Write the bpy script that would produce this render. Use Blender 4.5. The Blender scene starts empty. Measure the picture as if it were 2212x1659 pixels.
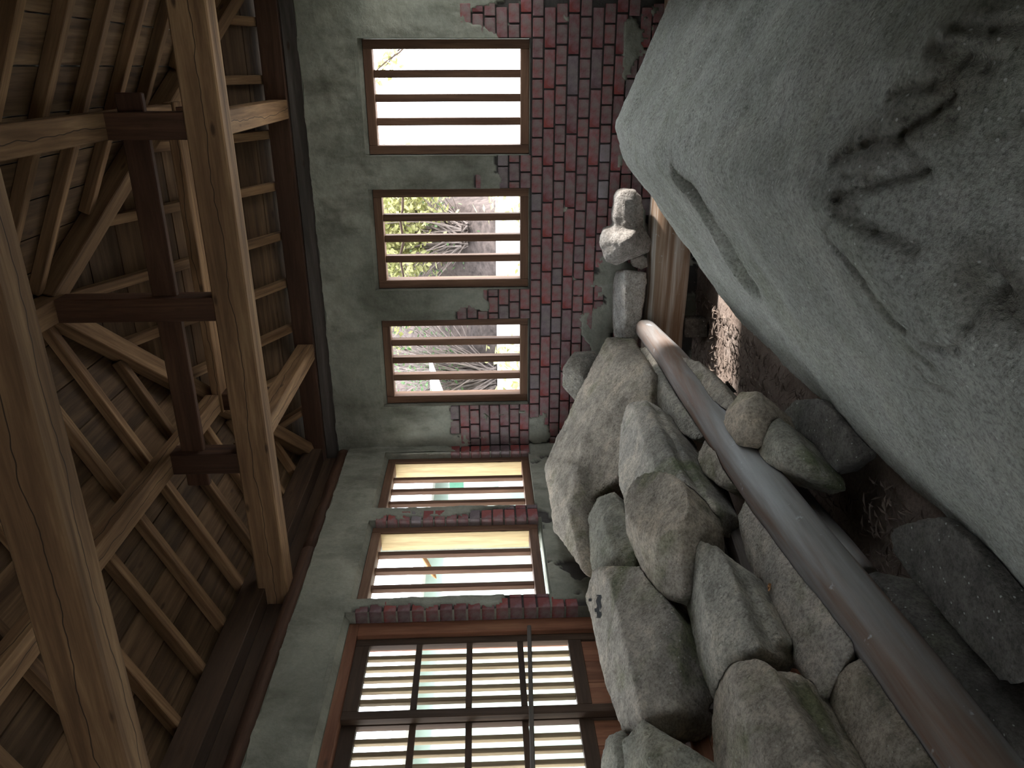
import bpy, bmesh, math, random
from mathutils import Vector, Matrix, noise
from mathutils.bvhtree import BVHTree
import numpy as np

random.seed(7)
scene = bpy.context.scene
COL = scene.collection

# ------------------------------------------------------------------ camera
EH = 1.40                       # eye height above the earth floor
FPX = 1650.0                    # focal length in pixels of the 2212 px wide frame
YAW, PITCH, ROLL = 0.3930, -0.0371, -0.01775


def cam_axes():
    f = Vector((-math.sin(YAW) * math.cos(PITCH), math.cos(YAW) * math.cos(PITCH), math.sin(PITCH)))
    r = Vector((math.cos(YAW), math.sin(YAW), 0))
    u = r.cross(f)
    r2 = r * math.cos(ROLL) + u * math.sin(ROLL)
    u2 = -r * math.sin(ROLL) + u * math.cos(ROLL)
    return r2, u2, f


CR, CU, CF = cam_axes()
EYE = Vector((0, 0, EH))
cd = bpy.data.cameras.new('camera')
cd.sensor_fit = 'HORIZONTAL'
cd.sensor_width = 36.0
cd.lens = 36.0 * FPX / 2212.0
cd.clip_start = 0.02
cam = bpy.data.objects.new('camera', cd)
COL.objects.link(cam)
# the phone was held turned: the picture's right is the place's down
cx, cy, cz = -CU, CR, -CF
m = Matrix.Identity(4)
for i in range(3):
    m[i][0], m[i][1], m[i][2], m[i][3] = cx[i], cy[i], cz[i], EYE[i]
cam.matrix_world = m
scene.camera = cam

# ------------------------------------------------------------------ light
w = bpy.data.worlds.new('sky')
scene.world = w
w.use_nodes = True
bg = w.node_tree.nodes['Background']
bg.inputs[0].default_value = (0.86, 0.93, 1.0, 1)
bg.inputs[1].default_value = 5.0
sd = bpy.data.lights.new('sun', 'SUN')
sd.energy = 8.0
sd.angle = math.radians(4.0)
sd.color = (1.0, 0.96, 0.93)
sun = bpy.data.objects.new('sun', sd)
COL.objects.link(sun)
sun.rotation_euler = Vector((-1.0, -0.17, -0.74)).to_track_quat('-Z', 'Y').to_euler()
vs = scene.view_settings
vs.view_transform = 'Standard'
vs.look = 'None'
vs.exposure = 1.15
vs.gamma = 1.0
vs.use_curve_mapping = False
scene.cycles.use_denoising = True
scene.cycles.max_bounces = 12
scene.cycles.diffuse_bounces = 8
scene.cycles.sample_clamp_indirect = 8.0


# ------------------------------------------------------------------ pixel helpers (2212 x 1659 frame)
def ray(px, py):
    return CR * (829.5 - py) + CU * (1106.0 - px) + CF * FPX


def on(px, py, axis, val):
    d = ray(px, py)
    if axis == 'x':
        return EYE + d * ((val - EYE.x) / d.x)
    if axis == 'y':
        return EYE + d * ((val - EYE.y) / d.y)
    if axis == 'z':
        return EYE + d * ((val - EYE.z) / d.z)
    # 'p': the sloping face of the stone heap, raised by val along its normal
    k = -0.63 + 1.22 * val
    t = (k - (EYE.z + 0.7 * EYE.x)) / (d.z + 0.7 * d.x)
    return EYE + d * t


# ------------------------------------------------------------------ materials
class NT:
    def __init__(s, name, rough=0.85, spec=0.2):
        s.m = bpy.data.materials.new(name)
        s.m.use_nodes = True
        s.t = s.m.node_tree
        s.b = s.t.nodes['Principled BSDF']
        s.b.inputs['Roughness'].default_value = rough
        s.b.inputs['Specular IOR Level'].default_value = spec

    def n(s, kind, **kw):
        x = s.t.nodes.new(kind)
        for k, v in kw.items():
            if k.startswith('i_'):
                x.inputs[k[2:].replace('_', ' ')].default_value = v
            else:
                setattr(x, k, v)
        return x

    def l(s, a, b):
        s.t.links.new(a, b)

    def coord(s, scale=(1, 1, 1), out='Object'):
        c = s.n('ShaderNodeTexCoord')
        mp = s.n('ShaderNodeMapping')
        mp.inputs['Scale'].default_value = scale
        s.l(c.outputs[out], mp.inputs['Vector'])
        return mp.outputs[0]

    def noise(s, vec, scale, detail=4, rough=0.55, dist=0.0):
        x = s.n('ShaderNodeTexNoise')
        x.inputs['Scale'].default_value = scale
        x.inputs['Detail'].default_value = detail
        x.inputs['Roughness'].default_value = rough
        x.inputs['Distortion'].default_value = dist
        s.l(vec, x.inputs['Vector'])
        return x.outputs['Fac']

    def ramp(s, fac, stops):
        r = s.n('ShaderNodeValToRGB')
        e = r.color_ramp.elements
        while len(e) < len(stops):
            e.new(0.5)
        for i, (p, c) in enumerate(stops):
            e[i].position = p
            e[i].color = (c[0], c[1], c[2], 1) if not isinstance(c, (int, float)) else (c, c, c, 1)
        s.l(fac, r.inputs[0])
        return r.outputs['Color']

    def mix(s, fac, a, b, blend='MIX'):
        x = s.n('ShaderNodeMix', data_type='RGBA', blend_type=blend)
        for sock, v in ((x.inputs['Factor'], fac), (x.inputs[6], a), (x.inputs[7], b)):
            if hasattr(v, 'is_linked'):
                s.l(v, sock)
            elif isinstance(v, (int, float)):
                sock.default_value = v
            else:
                sock.default_value = (v[0], v[1], v[2], 1)
        return x.outputs[2]

    def bump(s, h, strength=0.4, dist=0.01):
        b = s.n('ShaderNodeBump')
        b.inputs['Strength'].default_value = strength
        b.inputs['Distance'].default_value = dist
        s.l(h, b.inputs['Height'])
        s.l(b.outputs[0], s.b.inputs['Normal'])

    def color(s, c):
        s.l(c, s.b.inputs['Base Color'])


def wood(name, dark, mid, light, axis=0, knots=True, vary=0.25, rough=0.75, cracks=False):
    """sawn timber; the grain runs along the object's local axis"""
    t = NT(name, rough, 0.25)
    sc = [22, 22, 22]
    sc[axis] = 1.3
    v = t.coord(sc)
    oi = t.n('ShaderNodeObjectInfo')
    add = t.n('ShaderNodeVectorMath', operation='ADD')
    mul = t.n('ShaderNodeMath', operation='MULTIPLY')
    mul.inputs[1].default_value = 40.0
    t.l(oi.outputs['Random'], mul.inputs[0])
    t.l(v, add.inputs[0])
    t.l(mul.outputs[0], add.inputs[1])
    vec = add.outputs[0]
    g = t.noise(vec, 1.0, 5, 0.6, 0.6)
    base = t.ramp(g, [(0.3, dark), (0.5, mid), (0.72, light)])
    fine = t.noise(vec, 5.0, 3, 0.7)
    base = t.mix(0.35, base, t.ramp(fine, [(0.35, 0.35), (0.65, 1.0)]), 'MULTIPLY')
    # weather blotches along the board
    sc2 = [2.6, 2.6, 2.6]
    sc2[axis] = 0.8
    bl = t.noise(t.coord(sc2), 1.0, 4, 0.6)
    base = t.mix(t.ramp(bl, [(0.42, 0.0), (0.62, 0.45)]), base, dark)
    br = t.n('ShaderNodeMapRange')
    br.inputs['To Min'].default_value = 1.0 - vary
    br.inputs['To Max'].default_value = 1.0 + vary
    t.l(oi.outputs['Random'], br.inputs['Value'])
    sc3 = t.n('ShaderNodeVectorMath', operation='SCALE')
    t.l(base, sc3.inputs[0])
    t.l(br.outputs[0], sc3.inputs['Scale'])
    col = sc3.outputs[0]
    if knots:
        sc4 = [9, 9, 9]
        sc4[axis] = 3.2
        vo = t.n('ShaderNodeTexVoronoi')
        vo.inputs['Scale'].default_value = 1.0
        t.l(t.coord(sc4), vo.inputs['Vector'])
        kf = t.ramp(vo.outputs['Distance'], [(0.05, 0.85), (0.11, 0.0)])
        col = t.mix(kf, col, (0.05, 0.025, 0.012))
    if cracks:
        oc = t.n('ShaderNodeTexCoord')
        sp = t.n('ShaderNodeSeparateXYZ')
        t.l(oc.outputs['Object'], sp.inputs[0])
        sx = [0.0, 0.0, 0.0]
        sx[axis] = 1.6
        wob = t.noise(t.coord(sx), 1.0, 4, 0.6)
        others = [i for i in range(3) if i != axis]
        for oi_, c0 in ((others[0], -0.47), (others[1], -0.55)):
            ma = t.n('ShaderNodeMath', operation='MULTIPLY_ADD')       # (noise + c0) * 0.12
            ma.inputs[1].default_value = 0.12
            ma.inputs[2].default_value = c0 * 0.12
            t.l(wob, ma.inputs[0])
            df = t.n('ShaderNodeMath', operation='SUBTRACT')
            t.l(sp.outputs[oi_], df.inputs[0])
            t.l(ma.outputs[0], df.inputs[1])
            ab = t.n('ShaderNodeMath', operation='ABSOLUTE')
            t.l(df.outputs[0], ab.inputs[0])
            mr = t.n('ShaderNodeMapRange')
            mr.inputs['From Min'].default_value = 0.0008
            mr.inputs['From Max'].default_value = 0.0024
            mr.inputs['To Min'].default_value = 0.9
            mr.inputs['To Max'].default_value = 0.0
            t.l(ab.outputs[0], mr.inputs['Value'])
            col = t.mix(mr.outputs[0], col, (0.015, 0.009, 0.006))
    t.color(col)
    t.bump(fine, 0.25, 0.004)
    return t.m


M = {}
TAN = ((0.11, 0.060, 0.030), (0.24, 0.138, 0.070), (0.39, 0.245, 0.128))
RED = ((0.042, 0.019, 0.011), (0.085, 0.039, 0.022), (0.135, 0.068, 0.038))
for i, ax in enumerate('xyz'):
    M['tan_' + ax] = wood('tan_timber_' + ax, *TAN, axis=i)
    M['beam_' + ax] = wood('cracked_timber_' + ax, *TAN, axis=i, cracks=True)
    M['red_' + ax] = wood('brown_timber_' + ax, *RED, axis=i)
M['plank_x'] = wood('roof_plank_x', (0.055, 0.029, 0.014), (0.125, 0.072, 0.036), (0.225, 0.14, 0.075), 0, vary=0.4)
M['plank_y'] = wood('roof_plank_y', (0.055, 0.029, 0.014), (0.125, 0.072, 0.036), (0.225, 0.14, 0.075), 1, vary=0.4)
M['frame'] = wood('window_timber', (0.10, 0.05, 0.03), (0.17, 0.09, 0.055), (0.25, 0.14, 0.085), 0, vary=0.12)
M['frame_lit'] = wood('window_timber_pale', (0.42, 0.29, 0.14), (0.58, 0.42, 0.22), (0.68, 0.52, 0.30), 0, vary=0.05)  # lit tone of the window timber, daylight put into the colour
M['dark_wood'] = wood('dark_lattice_timber', (0.035, 0.02, 0.012), (0.06, 0.034, 0.02), (0.09, 0.052, 0.03), 0, vary=0.1)
M['door_red'] = wood('door_red_timber', (0.14, 0.055, 0.03), (0.24, 0.10, 0.055), (0.33, 0.16, 0.09), 0, vary=0.15)
M['lattice'] = wood('lattice_timber', (0.16, 0.11, 0.06), (0.30, 0.22, 0.13), (0.42, 0.33, 0.2), 0, vary=0.1)
M['old_grey'] = wood('old_grey_timber', (0.06, 0.05, 0.042), (0.12, 0.10, 0.085), (0.2, 0.17, 0.15), 0, vary=0.1)


def plaster_mat(name, c1, c2, c3, dirt):
    t = NT(name, 0.95, 0.1)
    v = t.coord()
    a = t.noise(v, 2.2, 6, 0.62, 0.4)
    col = t.ramp(a, [(0.3, c1), (0.5, c2), (0.7, c3)])
    st = t.noise(t.coord((1, 1, 0.45)), 4.5, 6, 0.65)
    col = t.mix(t.ramp(st, [(0.5, 0.0), (0.68, 0.65)]), col, dirt)
    f = t.noise(v, 55, 4, 0.7)
    col = t.mix(0.3, col, t.ramp(f, [(0.3, 0.45), (0.65, 1.0)]), 'MULTIPLY')
    # a colour attribute tells the render coat from the mortar behind the bricks
    at = t.n('ShaderNodeAttribute', attribute_name='coat')
    mortar = t.mix(t.noise(v, 9, 5), (0.03, 0.028, 0.026), (0.10, 0.092, 0.085))
    col = t.mix(at.outputs['Fac'], mortar, col)
    t.color(col)
    mid = t.noise(v, 16, 6, 0.7)
    s = t.n('ShaderNodeMath', operation='MULTIPLY_ADD')
    s.inputs[1].default_value = 0.35
    t.l(f, s.inputs[0])
    t.l(mid, s.inputs[2])
    t.bump(s.outputs[0], 0.55, 0.012)
    return t.m


M['plaster'] = plaster_mat('cement_render', (0.15, 0.15, 0.12), (0.25, 0.25, 0.205), (0.35, 0.34, 0.28), (0.085, 0.08, 0.06))


def brick_mat():
    t = NT('red_brick', 0.8, 0.25)
    oi = t.n('ShaderNodeObjectInfo')
    v = t.coord()
    base = t.ramp(oi.outputs['Random'], [(0.0, (0.13, 0.038, 0.040)), (0.3, (0.20, 0.048, 0.045)), (0.6, (0.25, 0.058, 0.050)),
                                         (0.82, (0.15, 0.055, 0.055)), (0.95, (0.11, 0.08, 0.085)), (1.0, (0.28, 0.25, 0.26))])
    a = t.noise(v, 7, 5, 0.65, 0.3)
    base = t.mix(t.ramp(a, [(0.44, 0.0), (0.64, 0.75)]), base, (0.25, 0.19, 0.20))       # lime bloom
    b = t.noise(v, 3.1, 5, 0.6)
    base = t.mix(t.ramp(b, [(0.55, 0.0), (0.68, 0.75)]), base, (0.15, 0.14, 0.115))       # cement smears
    f = t.noise(v, 60, 3, 0.7)
    base = t.mix(0.3, base, t.ramp(f, [(0.3, 0.5), (0.6, 1.0)]), 'MULTIPLY')
    # old soot on the lowest courses
    sp = t.n('ShaderNodeSeparateXYZ')
    c = t.n('ShaderNodeTexCoord')
    t.l(c.outputs['Object'], sp.inputs[0])
    t.color(base)
    t.bump(f, 0.35, 0.004)
    return t.m


M['brick'] = brick_mat()


def stone_mat(name, c1, c2, c3, moss=0.4, scale=1.0, dust=(0.42, 0.38, 0.33), streak=False, bumps=0.7, mottle=0.6, tint=0.0):
    t = NT(name, 0.92, 0.15)
    v = t.coord()
    oi = t.n('ShaderNodeObjectInfo')
    a = t.noise(v, 3.0 * scale, 7, 0.65, 0.4)
    col = t.ramp(a, [(0.34, c1), (0.5, c2), (0.64, c3)])
    g = t.noise(v, 3.4 * scale, 5, 0.6, 0.5)
    col = t.mix(t.ramp(g, [(0.53, 0.0), (0.66, moss)]), col, (0.15, 0.17, 0.085))
    geo = t.n('ShaderNodeNewGeometry')
    sp = t.n('ShaderNodeSeparateXYZ')
    t.l(geo.outputs['Normal'], sp.inputs[0])
    d = t.noise(v, 9.0 * scale, 4, 0.6)
    dm = t.n('ShaderNodeMath', operation='MULTIPLY')
    t.l(t.ramp(sp.outputs['Z'], [(0.4, 0.0), (0.95, 0.55)]), dm.inputs[0])
    t.l(t.ramp(d, [(0.35, 0.2), (0.65, 1.0)]), dm.inputs[1])
    col = t.mix(dm.outputs[0], col, dust)                       # settled dust on up-facing stone
    da = t.n('ShaderNodeAttribute', attribute_name='dirt')
    col = t.mix(da.outputs['Fac'], col, (0.075, 0.06, 0.042))     # brown dirt in carved lines; the same brown tints the hollow
    mo = t.noise(v, 19, 7, 0.75)
    col = t.mix(mottle, col, t.ramp(mo, [(0.36, 0.42), (0.5, 0.9), (0.64, 1.25)]), 'MULTIPLY')
    f = t.noise(v, 90, 3, 0.75)
    col = t.mix(0.55, col, t.ramp(f, [(0.34, 0.2), (0.56, 1.0)]), 'MULTIPLY')
    vo = t.n('ShaderNodeTexVoronoi')
    vo.inputs['Scale'].default_value = 34
    t.l(v, vo.inputs['Vector'])
    col = t.mix(t.ramp(vo.outputs['Distance'], [(0.08, 0.75), (0.13, 0.0)]), col, (0.5, 0.5, 0.46))   # pale grit
    vo2 = t.n('ShaderNodeTexVoronoi')
    vo2.inputs['Scale'].default_value = 47
    t.l(v, vo2.inputs['Vector'])
    pit = t.ramp(vo2.outputs['Distance'], [(0.12, 0.0), (0.3, 1.0)])
    br = t.n('ShaderNodeMapRange')
    br.inputs['To Min'].default_value = 0.82
    br.inputs['To Max'].default_value = 1.15
    t.l(oi.outputs['Random'], br.inputs['Value'])
    sc3 = t.n('ShaderNodeVectorMath', operation='SCALE')
    rn = t.n('ShaderNodeMath', operation='FRACT')
    rm = t.n('ShaderNodeMath', operation='MULTIPLY')
    rm.inputs[1].default_value = 7.31
    t.l(oi.outputs['Random'], rm.inputs[0])
    t.l(rm.outputs[0], rn.inputs[0])
    col = t.mix(tint, col, t.ramp(rn.outputs[0], [(0.0, (0.86, 0.95, 0.80)), (0.35, (1.0, 0.98, 0.98)), (0.7, (1.0, 0.92, 0.80)), (1.0, (1.0, 0.85, 0.68))]), 'MULTIPLY')
    t.l(col, sc3.inputs[0])
    t.l(br.outputs[0], sc3.inputs['Scale'])
    t.color(sc3.outputs[0])
    big = t.noise(v, 26, 7, 0.78)
    if streak:
        st = t.noise(t.coord((1.2, 9.0, 1.2)), 3.0, 4, 0.6)
        sm = t.n('ShaderNodeMath', operation='MULTIPLY_ADD')
        sm.inputs[1].default_value = 0.5
        t.l(st, sm.inputs[0])
        t.l(big, sm.inputs[2])
        big = sm.outputs[0]
    s = t.n('ShaderNodeMath', operation='MULTIPLY_ADD')
    s.inputs[1].default_value = 0.4
    t.l(f, s.inputs[0])
    t.l(big, s.inputs[2])
    s2 = t.n('ShaderNodeMath', operation='MULTIPLY_ADD')
    s2.inputs[1].default_value = 0.25
    t.l(pit, s2.inputs[0])
    t.l(s.outputs[0], s2.inputs[2])
    t.bump(s2.outputs[0], bumps, 0.018)
    return t.m


M['stone'] = stone_mat('tuff_stone', (0.25, 0.235, 0.21), (0.42, 0.385, 0.335), (0.62, 0.545, 0.445), 0.8, bumps=1.0, dust=(0.58, 0.53, 0.46), tint=0.5)
M['boulder'] = stone_mat('grey_green_tuff', (0.22, 0.225, 0.19), (0.31, 0.315, 0.27), (0.39, 0.385, 0.335), 0.3, 0.7, (0.38, 0.375, 0.35), streak=True, bumps=0.8, mottle=0.3)
M['pale_stone'] = stone_mat('pale_stone', (0.24, 0.22, 0.19), (0.33, 0.30, 0.265), (0.42, 0.40, 0.36), 0.1, 1.5, (0.44, 0.43, 0.41))
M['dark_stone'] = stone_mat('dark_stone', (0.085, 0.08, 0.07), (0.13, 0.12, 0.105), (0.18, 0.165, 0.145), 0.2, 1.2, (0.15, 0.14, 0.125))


def earth_mat():
    t = NT('earth_floor', 0.98, 0.05)
    v = t.coord()
    a = t.noise(v, 3, 7, 0.65)
    col = t.ramp(a, [(0.3, (0.13, 0.095, 0.075)), (0.5, (0.22, 0.17, 0.14)), (0.7, (0.30, 0.25, 0.215))])
    f = t.noise(v, 70, 4, 0.75)
    col = t.mix(0.5, col, t.ramp(f, [(0.3, 0.3), (0.6, 1.0)]), 'MULTIPLY')
    t.color(col)
    t.bump(t.noise(v, 30, 6, 0.7), 0.6, 0.02)
    return t.m


M['earth'] = earth_mat()


def plain(name, col, rough=0.8, var=0.25, scale=12, bump=0.3):
    t = NT(name, rough, 0.2)
    v = t.coord()
    a = t.noise(v, scale, 5, 0.6)
    t.color(t.ramp(a, [(0.3, [c * (1 - var) for c in col]), (0.7, [min(1, c * (1 + var)) for c in col])]))
    t.bump(a, bump, 0.005)
    return t.m


def leaf_mat(name, c1, c2):
    t = NT(name, 0.6, 0.3)
    oi = t.n('ShaderNodeObjectInfo')
    a = t.noise(t.coord(), 6, 4)
    col = t.ramp(a, [(0.35, c1), (0.65, c2)])
    t.color(col)
    tr = t.n('ShaderNodeBsdfTranslucent')
    t.l(col, tr.inputs['Color'])
    mx = t.n('ShaderNodeMixShader')
    mx.inputs[0].default_value = 0.4
    t.l(t.b.outputs[0], mx.inputs[1])
    t.l(tr.outputs[0], mx.inputs[2])
    t.l(mx.outputs[0], t.t.nodes['Material Output'].inputs[0])
    return t.m


M['litter'] = plain('dry_leaf_litter', (0.13, 0.10, 0.08), 0.9, 0.4)
M['pale_wall'] = plain('pale_green_wall', (0.24, 0.30, 0.265), 0.9, 0.06, 3)
M['grey_board'] = plain('grey_soffit_board', (0.38, 0.36, 0.34), 0.8, 0.1)
M['white_sheet'] = plain('white_roof_sheet', (0.85, 0.86, 0.88), 0.6, 0.04)
M['green_paint'] = plain('green_paint', (0.06, 0.15, 0.10), 0.6, 0.12)
M['outside_ground'] = plain('pale_outside_ground', (0.74, 0.71, 0.66), 0.95, 0.1, 6)
M['bank'] = plain('brown_bank_earth', (0.055, 0.042, 0.038), 0.95, 0.5, 14, 0.8)
M['twig'] = plain('grey_brown_twig', (0.15, 0.12, 0.11), 0.9, 0.3)
M['dark_twig'] = plain('dark_twig', (0.06, 0.04, 0.03), 0.9, 0.3)
M['leaf_yellow'] = leaf_mat('yellow_green_leaf', (0.16, 0.165, 0.05), (0.42, 0.40, 0.20))
M['leaf_green'] = leaf_mat('green_leaf', (0.03, 0.07, 0.02), (0.13, 0.19, 0.09))
M['dry_frond'] = plain('dry_brown_frond', (0.38, 0.20, 0.09), 0.9, 0.4)
M['dark_boards'] = plain('dark_boarding', (0.22, 0.16, 0.11), 0.9, 0.3, 8)
M['charcoal'] = plain('charcoal', (0.012, 0.012, 0.012), 0.95, 0.3)
M['web'] = plain('web_thread', (0.6, 0.6, 0.6), 0.8, 0.05)


# log materials: stripes of dirt along the length
def log_mat(name, c1, c2, c3, axis=0, around=6.0):
    t = NT(name, 0.7, 0.3)
    sc = [around, around, around]
    sc[axis] = 0.35
    a = t.noise(t.coord(sc), 1.6, 5, 0.6, 0.4)
    col = t.ramp(a, [(0.34, c1), (0.5, c2), (0.64, c3)])
    sc2 = [40, 40, 40]
    sc2[axis] = 2.5
    f = t.noise(t.coord(sc2), 1.0, 4, 0.65)
    col = t.mix(0.35, col, t.ramp(f, [(0.3, 0.4), (0.65, 1.0)]), 'MULTIPLY')
    sp = t.noise(t.coord(), 16, 3, 0.7)
    col = t.mix(t.ramp(sp, [(0.66, 0.0), (0.72, 0.7)]), col, (0.42, 0.44, 0.44))
    t.color(col)
    t.bump(f, 0.3, 0.005)
    return t.m


M['pole'] = log_mat('grey_brown_pole', (0.17, 0.10, 0.065), (0.22, 0.205, 0.19), (0.30, 0.30, 0.295), 1, 5.0)
M['stained_log'] = log_mat('stained_log', (0.11, 0.058, 0.03), (0.21, 0.14, 0.09), (0.46, 0.42, 0.37), 0, 9.0)


# ------------------------------------------------------------------ object helpers
def tag(o, label=None, cat=None, group=None, kind=None):
    if label:
        o['label'] = label
    if cat:
        o['category'] = cat
    if group:
        o['group'] = group
    if kind:
        o['kind'] = kind
    return o


def link(name, mesh, mat=None, parent=None):
    o = bpy.data.objects.new(name, mesh)
    COL.objects.link(o)
    if mat is not None and mesh is not None and not mesh.materials:
        mesh.materials.append(M[mat] if isinstance(mat, str) else mat)
    if parent is not None:
        o.parent = parent
    return o


def empty(name, loc=(0, 0, 0)):
    o = bpy.data.objects.new(name, None)
    o.location = loc
    o.empty_display_size = 0.1
    COL.objects.link(o)
    return o


def mesh_from(verts, faces, smooth=False, name='mesh'):
    me = bpy.data.meshes.new(name)
    me.from_pydata([tuple(v) for v in verts], [], faces)
    me.update()
    if smooth:
        me.polygons.foreach_set('use_smooth', [True] * len(me.polygons))
    return me


BOXF = [(0, 3, 2, 1), (4, 5, 6, 7), (0, 1, 5, 4), (1, 2, 6, 5), (2, 3, 7, 6), (3, 0, 4, 7)]


def box_mesh(x0, x1, y0, y1, z0, z1, bev=0.0):
    v = [(x0, y0, z0), (x1, y0, z0), (x1, y1, z0), (x0, y1, z0), (x0, y0, z1), (x1, y0, z1), (x1, y1, z1), (x0, y1, z1)]
    me = mesh_from(v, BOXF)
    if bev > 0:
        bm = bmesh.new()
        bm.from_mesh(me)
        bmesh.ops.bevel(bm, geom=bm.edges[:], offset=bev, segments=1, affect='EDGES', profile=0.5)
        bm.to_mesh(me)
        bm.free()
    return me


def set_parent(o, parent):
    if parent is not None:
        o.parent = parent
        if parent.matrix_basis != Matrix.Identity(4):
            o.matrix_parent_inverse = parent.matrix_basis.inverted()


def beam(name, p0, p1, wid, hei, mat, parent=None, bev=0.004, side=None):
    """timber from p0 to p1 (axis line), local x along the length"""
    p0, p1 = Vector(p0), Vector(p1)
    d = p1 - p0
    L = d.length
    x = d.normalized()
    up = Vector(side) if side is not None else (Vector((0, 0, 1)) if abs(x.z) < 0.9 else Vector((0, 1, 0)))
    y = up.cross(x).normalized()
    z = x.cross(y)
    o = link(name, box_mesh(0, L, -wid / 2, wid / 2, -hei / 2, hei / 2, bev), mat)
    mw = Matrix.Identity(4)
    for i in range(3):
        mw[i][0], mw[i][1], mw[i][2], mw[i][3] = x[i], y[i], z[i], p0[i]
    o.matrix_basis = mw
    set_parent(o, parent)
    return o


def tube_mesh(pts, radii, seg=12, jitter=0.0, squash=None, ends=True):
    """skin round a polyline; squash: superellipse power for a rounded square"""
    pts = [Vector(p) for p in pts]
    verts, faces = [], []
    n = len(pts)
    for i, p in enumerate(pts):
        a = pts[min(i + 1, n - 1)] - pts[max(i - 1, 0)]
        a.normalize()
        ref = Vector((0, 0, 1)) if abs(a.z) < 0.9 else Vector((1, 0, 0))
        s = a.cross(ref).normalized()
        u = s.cross(a)
        r = radii[i] if isinstance(radii, (list, tuple)) else radii
        for k in range(seg):
            t = 2 * math.pi * k / seg
            c, sn = math.cos(t), math.sin(t)
            rr = r
            if squash:
                rr = r / ((abs(c) ** squash + abs(sn) ** squash) ** (1.0 / squash))
            if jitter:
                rr *= 1 + jitter * noise.noise(Vector((p.x * 3 + c, p.y * 3 + sn, p.z * 3 + i * 0.2)))
            verts.append(p + s * (c * rr) + u * (sn * rr))
    for i in range(n - 1):
        for k in range(seg):
            a, b = i * seg + k, i * seg + (k + 1) % seg
            faces.append((a, b, b + seg, a + seg))
    if ends:
        faces.append(tuple(range(seg - 1, -1, -1)))
        faces.append(tuple(range((n - 1) * seg, n * seg)))
    me = mesh_from(verts, faces, True)
    if ends:
        bm = bmesh.new()
        bm.from_mesh(me)
        bmesh.ops.recalc_face_normals(bm, faces=bm.faces[:])
        bm.to_mesh(me)
        bm.free()
    return me


# ------------------------------------------------------------------ setting: walls with render coat and real bricks
YW = 4.80            # inner face of the end wall
XW = -2.453          # inner face of the long wall
XC = -0.97           # ridge line
XR = 2 * XC - XW     # inner face of the opposite long wall
YB = -1.3            # inner face of the wall behind the camera
COURSE = 0.0690
Z0 = 1.086           # top of the first full course under the sills
BH = 0.0600


def course_top(k):
    return Z0 - k * COURSE


WIN = [(-0.434, 0.101), (-1.269, -0.743), (-2.085, -1.582)]       # clear widths, end wall
WZ0, WZ1 = 1.150, 2.013
FW = 0.052                                                           # frame timber
LWIN = [(4.05, 4.655), (3.20, 3.805)]                              # clear widths, long wall
DOOR = (1.50, 3.045, 2.095)
END_OPEN = [(a - FW - 0.004, b + FW + 0.004, Z0 + 0.012, WZ1 + FW + 0.02) for a, b in WIN]
LONG_OPEN = [(a - FW - 0.004, b + FW + 0.004, Z0 + (0.012 if a > 4 else -0.012), WZ1 + FW + 0.02) for a, b in LWIN] + [(DOOR[0], DOOR[1], -0.1, DOOR[2])]


def fbm(x, y, z=0.0, s=1.0):
    return noise.fractal(Vector((x * s, y * s, z)), 0.9, 2.0, 4)


def end_coat(x, z):
    """1 where the end wall still has its cement render"""
    n1 = 0.05 * fbm(x, z, 1.0, 9)
    st = 0.035 if int(math.floor((z - Z0) / COURSE)) % 2 else 0.0
    if z > Z0:
        if x > 0.10:
            lim = 1.36 + 0.10 * math.sin(x * 30) + n1
        elif x > -0.70:
            lim = 1.285 + (0.02 if x > -0.60 else 0.0) + n1 * 0.8
            if 1.40 < z < 1.44 and -0.68 < x < -0.61:
                return 0
        elif x > -1.56:
            lim = 1.36 + n1
            if x < -1.45 + n1:
                lim = 1.54 + n1
        else:
            lim = 1.60 + st + n1
            if x < -2.36:
                lim = 1.52 + n1 * 2
        if z > lim:
            return 1
        # smears left on the bricks
        return 1 if fbm(x, z, 7.0, 11) > 0.62 else 0
    b = fbm(x, z, 3.0, 6)
    d1 = math.hypot((x + 1.62) / 0.26, (z - 0.66) / 0.13)
    d2 = math.hypot((x + 2.33) / 0.16, (z - 1.02) / 0.10)
    d3 = math.hypot((x + 1.25) / 0.25, (z - 0.52) / 0.16)
    for d in (d1, d2, d3):
        if d + 0.55 * b < 0.85:
            return 1
    if z < 0.56 and fbm(x, z, 5.0, 5) > 0.05:
        return 1
    return 1 if fbm(x, z, 7.0, 12) > 0.72 else 0


def long_coat(y, z):
    n1 = 0.05 * fbm(y, z, 21.0, 9)
    st = 0.03 if int(math.floor((z - Z0) / COURSE)) % 2 else 0.0
    if z > Z0:
        if y > 4.66:                                   # strip in the corner
            return 1 if z > 1.62 + n1 else 0
        if 3.84 < y <= 4.02:                           # pier between the windows
            t = (y - 3.85) / 0.16
            edge = 0.035 + 0.015 * math.sin(z * 45)
            if z < 1.26 + n1:
                return 0
            if z < 1.55:
                edge = 0.035 + 0.10 * max(0.0, (1.55 - z) / 0.3) + st
            return 0 if (y - 3.85) < edge + n1 and z < 2.06 else 1
        if 3.04 < y < 3.16:                            # pier by the door
            if z < 1.31 + n1:
                return 0
            return 0 if (y - 3.045) < 0.03 + n1 * 0.6 and z < 2.06 else 1
        return 1
    if y < 3.13 and y > 3.0 and z < 1.06:
        return 0 if (y - 3.045) < 0.05 else 1
    return 1 if fbm(y, z, 25.0, 4) > -0.42 else 0


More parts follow.
